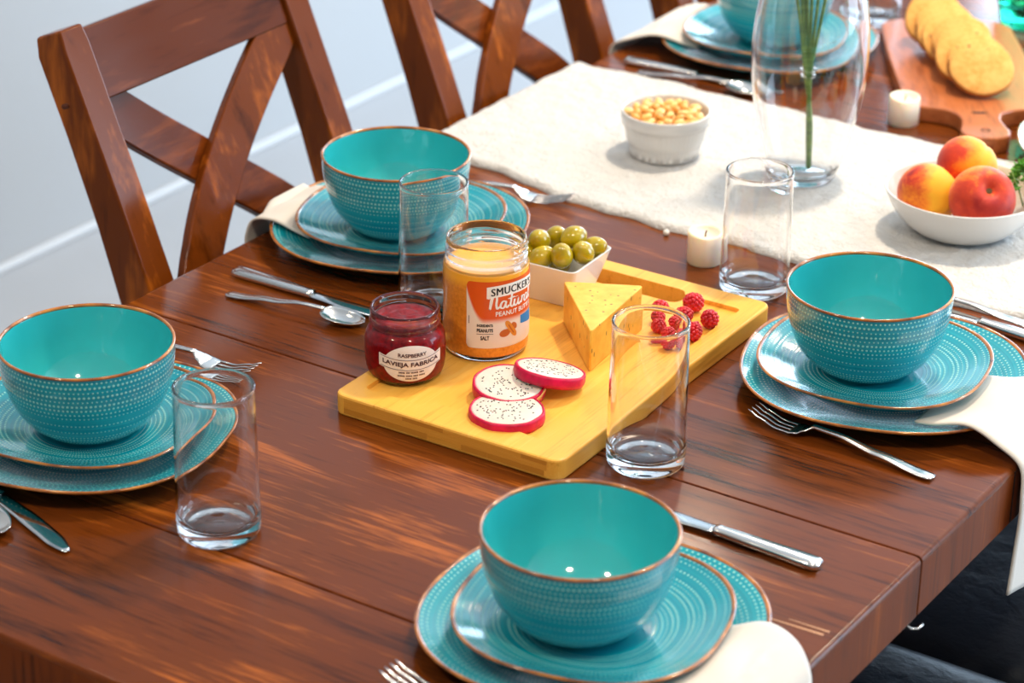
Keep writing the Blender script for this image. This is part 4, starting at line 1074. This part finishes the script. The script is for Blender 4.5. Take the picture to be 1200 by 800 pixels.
P, F = text2('INGREDIENTS:', 0.0028, width=0.0150, bold=0.04); wrap([(x+ax(-1), y+Z(0.0395)) for x, y in P], F, 'lettering', lab, M_BLACK, pr_, pa, zc, 0.0005)
P, F = text2('PEANUTS', 0.0036, width=0.0150, bold=0.04); wrap([(x+ax(-1), y+Z(0.0345)) for x, y in P], F, 'lettering', lab, M_BLACK, pr_, pa, zc, 0.0005)
P, F = text2('SALT', 0.0042, width=0.0082, bold=0.03); wrap([(x+ax(-1), y+Z(0.0268)) for x, y in P], F, 'lettering', lab, M_BLACK, pr_, pa, zc, 0.0005)
P, F = sheet(ax(-1)-0.0078, ax(-1)+0.0078, lambda x: Z(0.0311), lambda x: Z(0.0307), 8, 1); wrap(P, F, 'ruled_line', lab, M_BLACK, pr_, pa, zc, 0.0005)
P, F = sheet(ax(38)-0.006, ax(38)+0.006, lambda x: Z(0.0655), lambda x: Z(0.0650), 8, 1); wrap(P, F, 'ruled_line', lab, M_LABW, pr_, pa, zc, 0.0005)
P, F = [], []
for q in range(5): b = len(P); yy = q*0.0016; P += [(-0.0004, yy), (0.0004, yy), (0.0004, yy+0.0012), (-0.0004, yy+0.0012)]; F.append((b, b+1, b+2, b+3))
wrap([(x+ax(-22.5), y+Z(0.0410)) for x, y in P], F, 'fine_print', lab, M_INK, pr_, pa, zc, 0.0005)
M_NPIC = simple('printed_peanut', S(226, 140, 44), 0.5); M_NPIC2 = simple('printed_nut', S(196, 98, 34), 0.5); M_BLUE = simple('printed_blue', S(40, 128, 190), 0.5)
def blob(cx, cy, a, b, rot, waist=0.0):
    P = [(0, 0)]; 
    for i in range(24):
        t = 2*PI*i/24; k = 1 - waist*abs(math.sin(t))**6; x, y = a*math.cos(t), b*math.sin(t)*k
        P.append((x*math.cos(rot)-y*math.sin(rot), x*math.sin(rot)+y*math.cos(rot)))
    return [(x+cx, y+cy) for x, y in P], [(0, 1+i, 1+(i+1) % 24) for i in range(24)]
P, F = blob(ax(26), Z(0.0305), 0.0056, 0.0038, 0.2); wrap(P, F, 'nut_picture', lab, M_NPIC2, pr_, pa, zc, 0.0004)
P, F = blob(ax(40), Z(0.0360), 0.0040, 0.0030, -0.9); wrap(P, F, 'nut_picture', lab, M_NPIC2, pr_, pa, zc, 0.00045)
P, F = blob(ax(35), Z(0.0340), 0.0102, 0.0036, -1.0, 0.25); wrap(P, F, 'nut_picture', lab, M_NPIC, pr_, pa, zc, 0.0006)
P, F = stroke2([[(ax(31), Z(0.0385)), (ax(35), Z(0.0335)), (ax(39), Z(0.0290))]], 0.0012); wrap(P, F, 'nut_picture', lab, M_NPIC2, pr_, pa, zc, 0.0008)
P, F = sheet(ax(52), ax(82), lambda x: Z(0.0435), lambda x: Z(0.0315)+0.004*(1-(x-ax(52))/ax(30)), 16, 2); wrap(P, F, 'blue_panel', lab, M_BLUE, pr_, pa, zc, 0.0005)

# ------------------------------------------------------------------ dish of olives
def dish():
    bm = bmesh.new()
    def ring(w, z, r): return [bm.verts.new((x, y, z)) for x, y in rrect(w, w, r, 5)]
    R = [ring(0.050, 0.0, 0.006), ring(0.0545, 0.0008, 0.007), ring(0.0560, 0.003, 0.007), ring(0.0795, 0.0425, 0.008), ring(0.0800, 0.0440, 0.008), ring(0.0788, 0.0446, 0.008), ring(0.0750, 0.0440, 0.0065), ring(0.0735, 0.0420, 0.006), ring(0.0520, 0.0065, 0.005), ring(0.0470, 0.0040, 0.004)]
    n = len(R[0])
    for A, B in zip(R, R[1:]):
        for i in range(n): bm.faces.new([A[i], A[(i+1) % n], B[(i+1) % n], B[i]])
    bm.faces.new(R[0][::-1]); bm.faces.new(R[-1])
    return bm
DX, DY = -0.5135, 0.2415
o = link('square_dish', dish(), M_WHITE, loc=(DX, DY, ZB), rot=(0, 0, math.radians(3)), sharp=30); tag(o, 'small square white dish filled with green olives on the cutting board', 'dish')
M_OLIVE = M('green_olive'); on_ = M_OLIVE.noise(M_OLIVE.coord('Object', (1, 1, 1)), 70.0, 3)
M_OLIVE.set(color=M_OLIVE.ramp(on_, [(0.3, S(150, 130, 0)), (0.7, S(192, 166, 16))]), rough=0.16, coat=0.4, coat_rough=0.05, sss=0.15, sss_scale=0.004); M_OLIVE = M_OLIVE.m
bm = bmesh.new(); bmesh.ops.create_uvsphere(bm, u_segments=28, v_segments=20, radius=1.0)
for vv in bm.verts:
    p = vv.co.copy(); k = 1 - 0.05*p.z
    vv.co = Vector((p.x*0.0112*k, p.y*0.0112*k, p.z*0.0138 + 0.0008*max(0, p.z)**14 - (0.0016*max(0, -p.z)**30)))
ol0 = link('olive', bm, M_OLIVE)
OL = [(-0.5300, 0.2310, 0.0560, 0.9, 0.3, 'large olive on top of the dish, nearest the peanut butter jar'), (-0.5030, 0.2520, 0.0590, 1.45, 2.7, 'highest olive, lying lengthwise at the back of the dish'), (-0.5280, 0.2590, 0.0500, 0.7, 1.0, 'olive half hidden between the two highest ones'),
      (-0.4980, 0.2220, 0.0510, 0.35, 0.5, 'upright olive in the front middle of the dish'), (-0.4860, 0.2420, 0.0500, 0.7, 0.1, 'round looking olive by the dish corner over the cheese'), (-0.5180, 0.2165, 0.0460, 1.1, 2.6, 'olive low at the front rim beside the jar'),
      (-0.4880, 0.2650, 0.0465, 1.1, 1.9, 'olive at the far corner of the dish'), (-0.5410, 0.2180, 0.0440, 1.1, 1.2, 'olive mostly hidden behind the peanut butter jar'), (-0.5400, 0.2600, 0.0300, 0.9, 2.0, 'olive at the hidden back corner of the dish'),
      (-0.5110, 0.2400, 0.0330, 1.2, 0.6, 'olive in the lower layer, under the upright one')]
for k, (x, y, z, tl, az, lab_) in enumerate(OL):
    o = ol0 if k == 0 else ol0.copy()
    if k: COL.objects.link(o)
    o.location = (x, y, ZB+z); o.rotation_euler = (tl, 0, az); tag(o, 'green ' + lab_, 'olive', 'olives in the square dish')

# ------------------------------------------------------------------ cheese wedge
M_CHEESE = M('yellow_herb_cheese'); cn = M_CHEESE.noise(M_CHEESE.coord('Object', (1, 1, 1)), 55.0, 4, 0.55)
c1 = M_CHEESE.ramp(cn, [(0.3, S(228, 164, 46)), (0.7, S(246, 198, 84))])
vor = M_CHEESE.n('TexVoronoi', {'Scale': 150.0, 'Randomness': 1.0}); M_CHEESE.l(M_CHEESE.coord('Object', (1, 1, 0.45)), vor.inputs['Vector'])
sp = M_CHEESE.math('LESS_THAN', vor.outputs['Distance'], 0.19)
pk = M_CHEESE.math('GREATER_THAN', M_CHEESE.n('SeparateColor', {0: vor.outputs['Color']}).outputs[0], 0.36)
M_CHEESE.set(color=M_CHEESE.mix(M_CHEESE.math('MULTIPLY', M_CHEESE.math('MULTIPLY', sp, pk), 0.85), c1, S(92, 78, 30)), rough=0.42, sss=0.2, sss_scale=0.006, sss_radius=(1, 0.7, 0.3)); M_CHEESE = M_CHEESE.m
ctri = round_poly([(-0.3925, 0.1065), (-0.4060, 0.2245), (-0.4745, 0.1885)], 0.005, 4)
cx_, cy_ = -0.425, 0.17
bm = bmesh.new(); prism(bm, [(x-cx_, y-cy_) for x, y in ctri][::-1], 0.0, 0.0420)
bmesh.ops.recalc_face_normals(bm, faces=bm.faces)
o = link('cheese_wedge', bm, M_CHEESE, loc=(cx_, cy_, ZB), sharp=25); bevel_mod(o, 0.0022, 3); tag(o, 'yellow wedge of herb cheese standing on the cutting board', 'cheese')

# ------------------------------------------------------------------ raspberries
M_RASP = M('raspberry_red'); M_RASP.set(color=M_RASP.ramp(M_RASP.noise(M_RASP.coord('Object', (1, 1, 1)), 130.0, 2), [(0.3, S(172, 8, 26)), (0.7, S(222, 30, 44))]), rough=0.32, sss=0.25, sss_scale=0.004, sss_radius=(1, 0.2, 0.2)); M_RASP = M_RASP.m
bm = bmesh.new()
for rI in range(7):
    ph = -0.9 + rI*0.36; cnt = max(1, int(round(11*math.cos(ph*0.92))))
    for k in range(cnt):
        a = 2*PI*(k+0.5*(rI % 2))/cnt; rr = 0.0072*math.cos(ph*0.95)
        mm = Matrix.Translation((rr*math.cos(a), rr*math.sin(a), 0.0082*math.sin(ph*1.0)))
        bmesh.ops.create_icosphere(bm, subdivisions=2, radius=0.00225, matrix=mm)
bmesh.ops.create_icosphere(bm, subdivisions=2, radius=0.0022, matrix=Matrix.Translation((0, 0, 0.0093)))
bmesh.ops.create_icosphere(bm, subdivisions=2, radius=0.0068)
ra0 = link('raspberry', bm, M_RASP)
RA = [(-0.4000, 0.2485, 0.0095, 1.2, 0.6, 'raspberry at the back of the cluster, farthest over by the cheese'), (-0.3850, 0.2235, 0.0095, 0.3, 1.0, 'upright raspberry seen through the glass rim, nearest the cheese'), (-0.3740, 0.2475, 0.0095, 1.1, 2.0, 'raspberry in the middle of the cluster'),
      (-0.3805, 0.2795, 0.0100, 1.3, -0.6, 'biggest raspberry at the far side, near the board slot'), (-0.3490, 0.2560, 0.0095, 0.5, 0.4, 'lone raspberry nearest the board corner by the plates'), (-0.3640, 0.2110, 0.0095, 1.0, 1.9, 'raspberry half seen through the drinking glass'), (-0.3480, 0.2215, 0.0095, 0.7, 3.0, 'raspberry nearest the board edge beside the glass')]
for k, (x, y, z, tl, az, lab_) in enumerate(RA):
    o = ra0 if k == 0 else ra0.copy()
    if k: COL.objects.link(o)
    o.location = (x, y, ZB+z+0.0002); o.rotation_euler = (tl, 0, az); s = 1.08 if k == 3 else 1.0; o.scale = (s, s, s)
    tag(o, 'red ' + lab_, 'raspberry', 'raspberries on the cutting board')

# ------------------------------------------------------------------ dragon fruit slices
M_FLESH = M('dragonfruit_flesh'); M_FLESH.set(color=M_FLESH.mix(M_FLESH.noise(M_FLESH.coord('Object', (1, 1, 1)), 120, 2), S(214, 202, 190), S(226, 216, 206)), rough=0.35, sss=0.2, sss_scale=0.004); M_FLESH = M_FLESH.m
M_SKIN = M('dragonfruit_skin'); M_SKIN.set(color=M_SKIN.ramp(M_SKIN.noise(M_SKIN.coord('Object', (1, 1, 1)), 90, 3), [(0.3, S(176, 0, 52)), (0.7, S(226, 10, 78))]), rough=0.4, spec=0.4); M_SKIN = M_SKIN.m
M_SEED = simple('black_seed', S(26, 22, 24), 0.4); M_TIP = simple('dragonfruit_scale', S(206, 148, 76), 0.5)
def slice_(label, loc, rot, a, b, h, tip=None):
    r = thing('dragonfruit_slice', label, 'fruit slice', loc, rot, 'dragon fruit slices')
    prof = [(0, 0.0004), (a-0.0026, 0.0004), (a-0.0024, h*0.5), (a-0.0026, h-0.0004), (a-0.0046, h+0.0002), (a*0.5, h+0.0004), (0, h+0.0003)]
    bm = lathe(prof, 56)
    for vv in bm.verts: vv.co.y *= b/a
    link('flesh', bm, M_FLESH, r)
    prof = [(a-0.0024, 0.0), (a-0.0008, 0.0), (a, h*0.35), (a-0.0003, h*0.8), (a-0.0010, h+0.0001), (a-0.0026, h+0.0002), (a-0.0024, h*0.5)]
    bm = lathe(prof+[prof[0]], 56, None, None, None, lambda t, q: 1+0.008*math.sin(7*t)+0.006*math.sin(11*t+1))
    for vv in bm.verts: vv.co.y *= b/a
    link('skin', bm, M_SKIN, r)
    bm = bmesh.new(); k = 0
    while k < 92:
        x, y = rnd.uniform(-1, 1), rnd.uniform(-1, 1)
        if x*x+y*y > 0.92: continue
        k += 1
        mm = Matrix.Translation((x*(a-0.0065), y*(b-0.0065), h+0.0004)) @ Matrix.Rotation(rnd.uniform(0, 3), 4, 'Z') @ Matrix.Diagonal((0.00105, 0.00075, 0.0003, 1))
        bmesh.ops.create_icosphere(bm, subdivisions=1, radius=1.0, matrix=mm)
    o = link('seeds', bm, M_SEED, r); o['kind'] = 'stuff'
    if tip is not None:
        for (t, L) in tip:
            bm = bmesh.new(); rr = a
            pts = [((rr+0.0016)*math.cos(t-0.45+q*0.22), (b+0.0012)*math.sin(t-0.45+q*0.22), h*0.25+q*q*0.0006+0.001) for q in range(5)]
            secs = [(p, Vector((0, 0, 1))*0.0052*(1-0.2*q), Vector((math.cos(t), math.sin(t), 0))*0.0009) for q, p in enumerate(pts)]
            loft(bm, secs, 8); o = link('scale_tip', bm, M_TIP, r); o['label'] = 'dry tan tip of a skin scale'
    return r
slice_('dragon fruit slice lying flat, nearest the front edge of the cutting board', (-0.4035, -0.0160, ZB+0.0002), (0, 0, 0.2), 0.0350, 0.0335, 0.0105)
slice_('dragon fruit slice in the middle with a tan scale tip, resting on the front one', (-0.4270, 0.0225, ZB+0.0040), (math.radians(7), math.radians(2), 0.5), 0.0340, 0.0315, 0.0110, [(-0.75, 1)])
slice_('dragon fruit slice tilted on top of the middle one, nearest the cheese', (-0.4050, 0.0555, ZB+0.0105), (math.radians(-10), math.radians(9), 0.55), 0.0335, 0.0310, 0.0105)
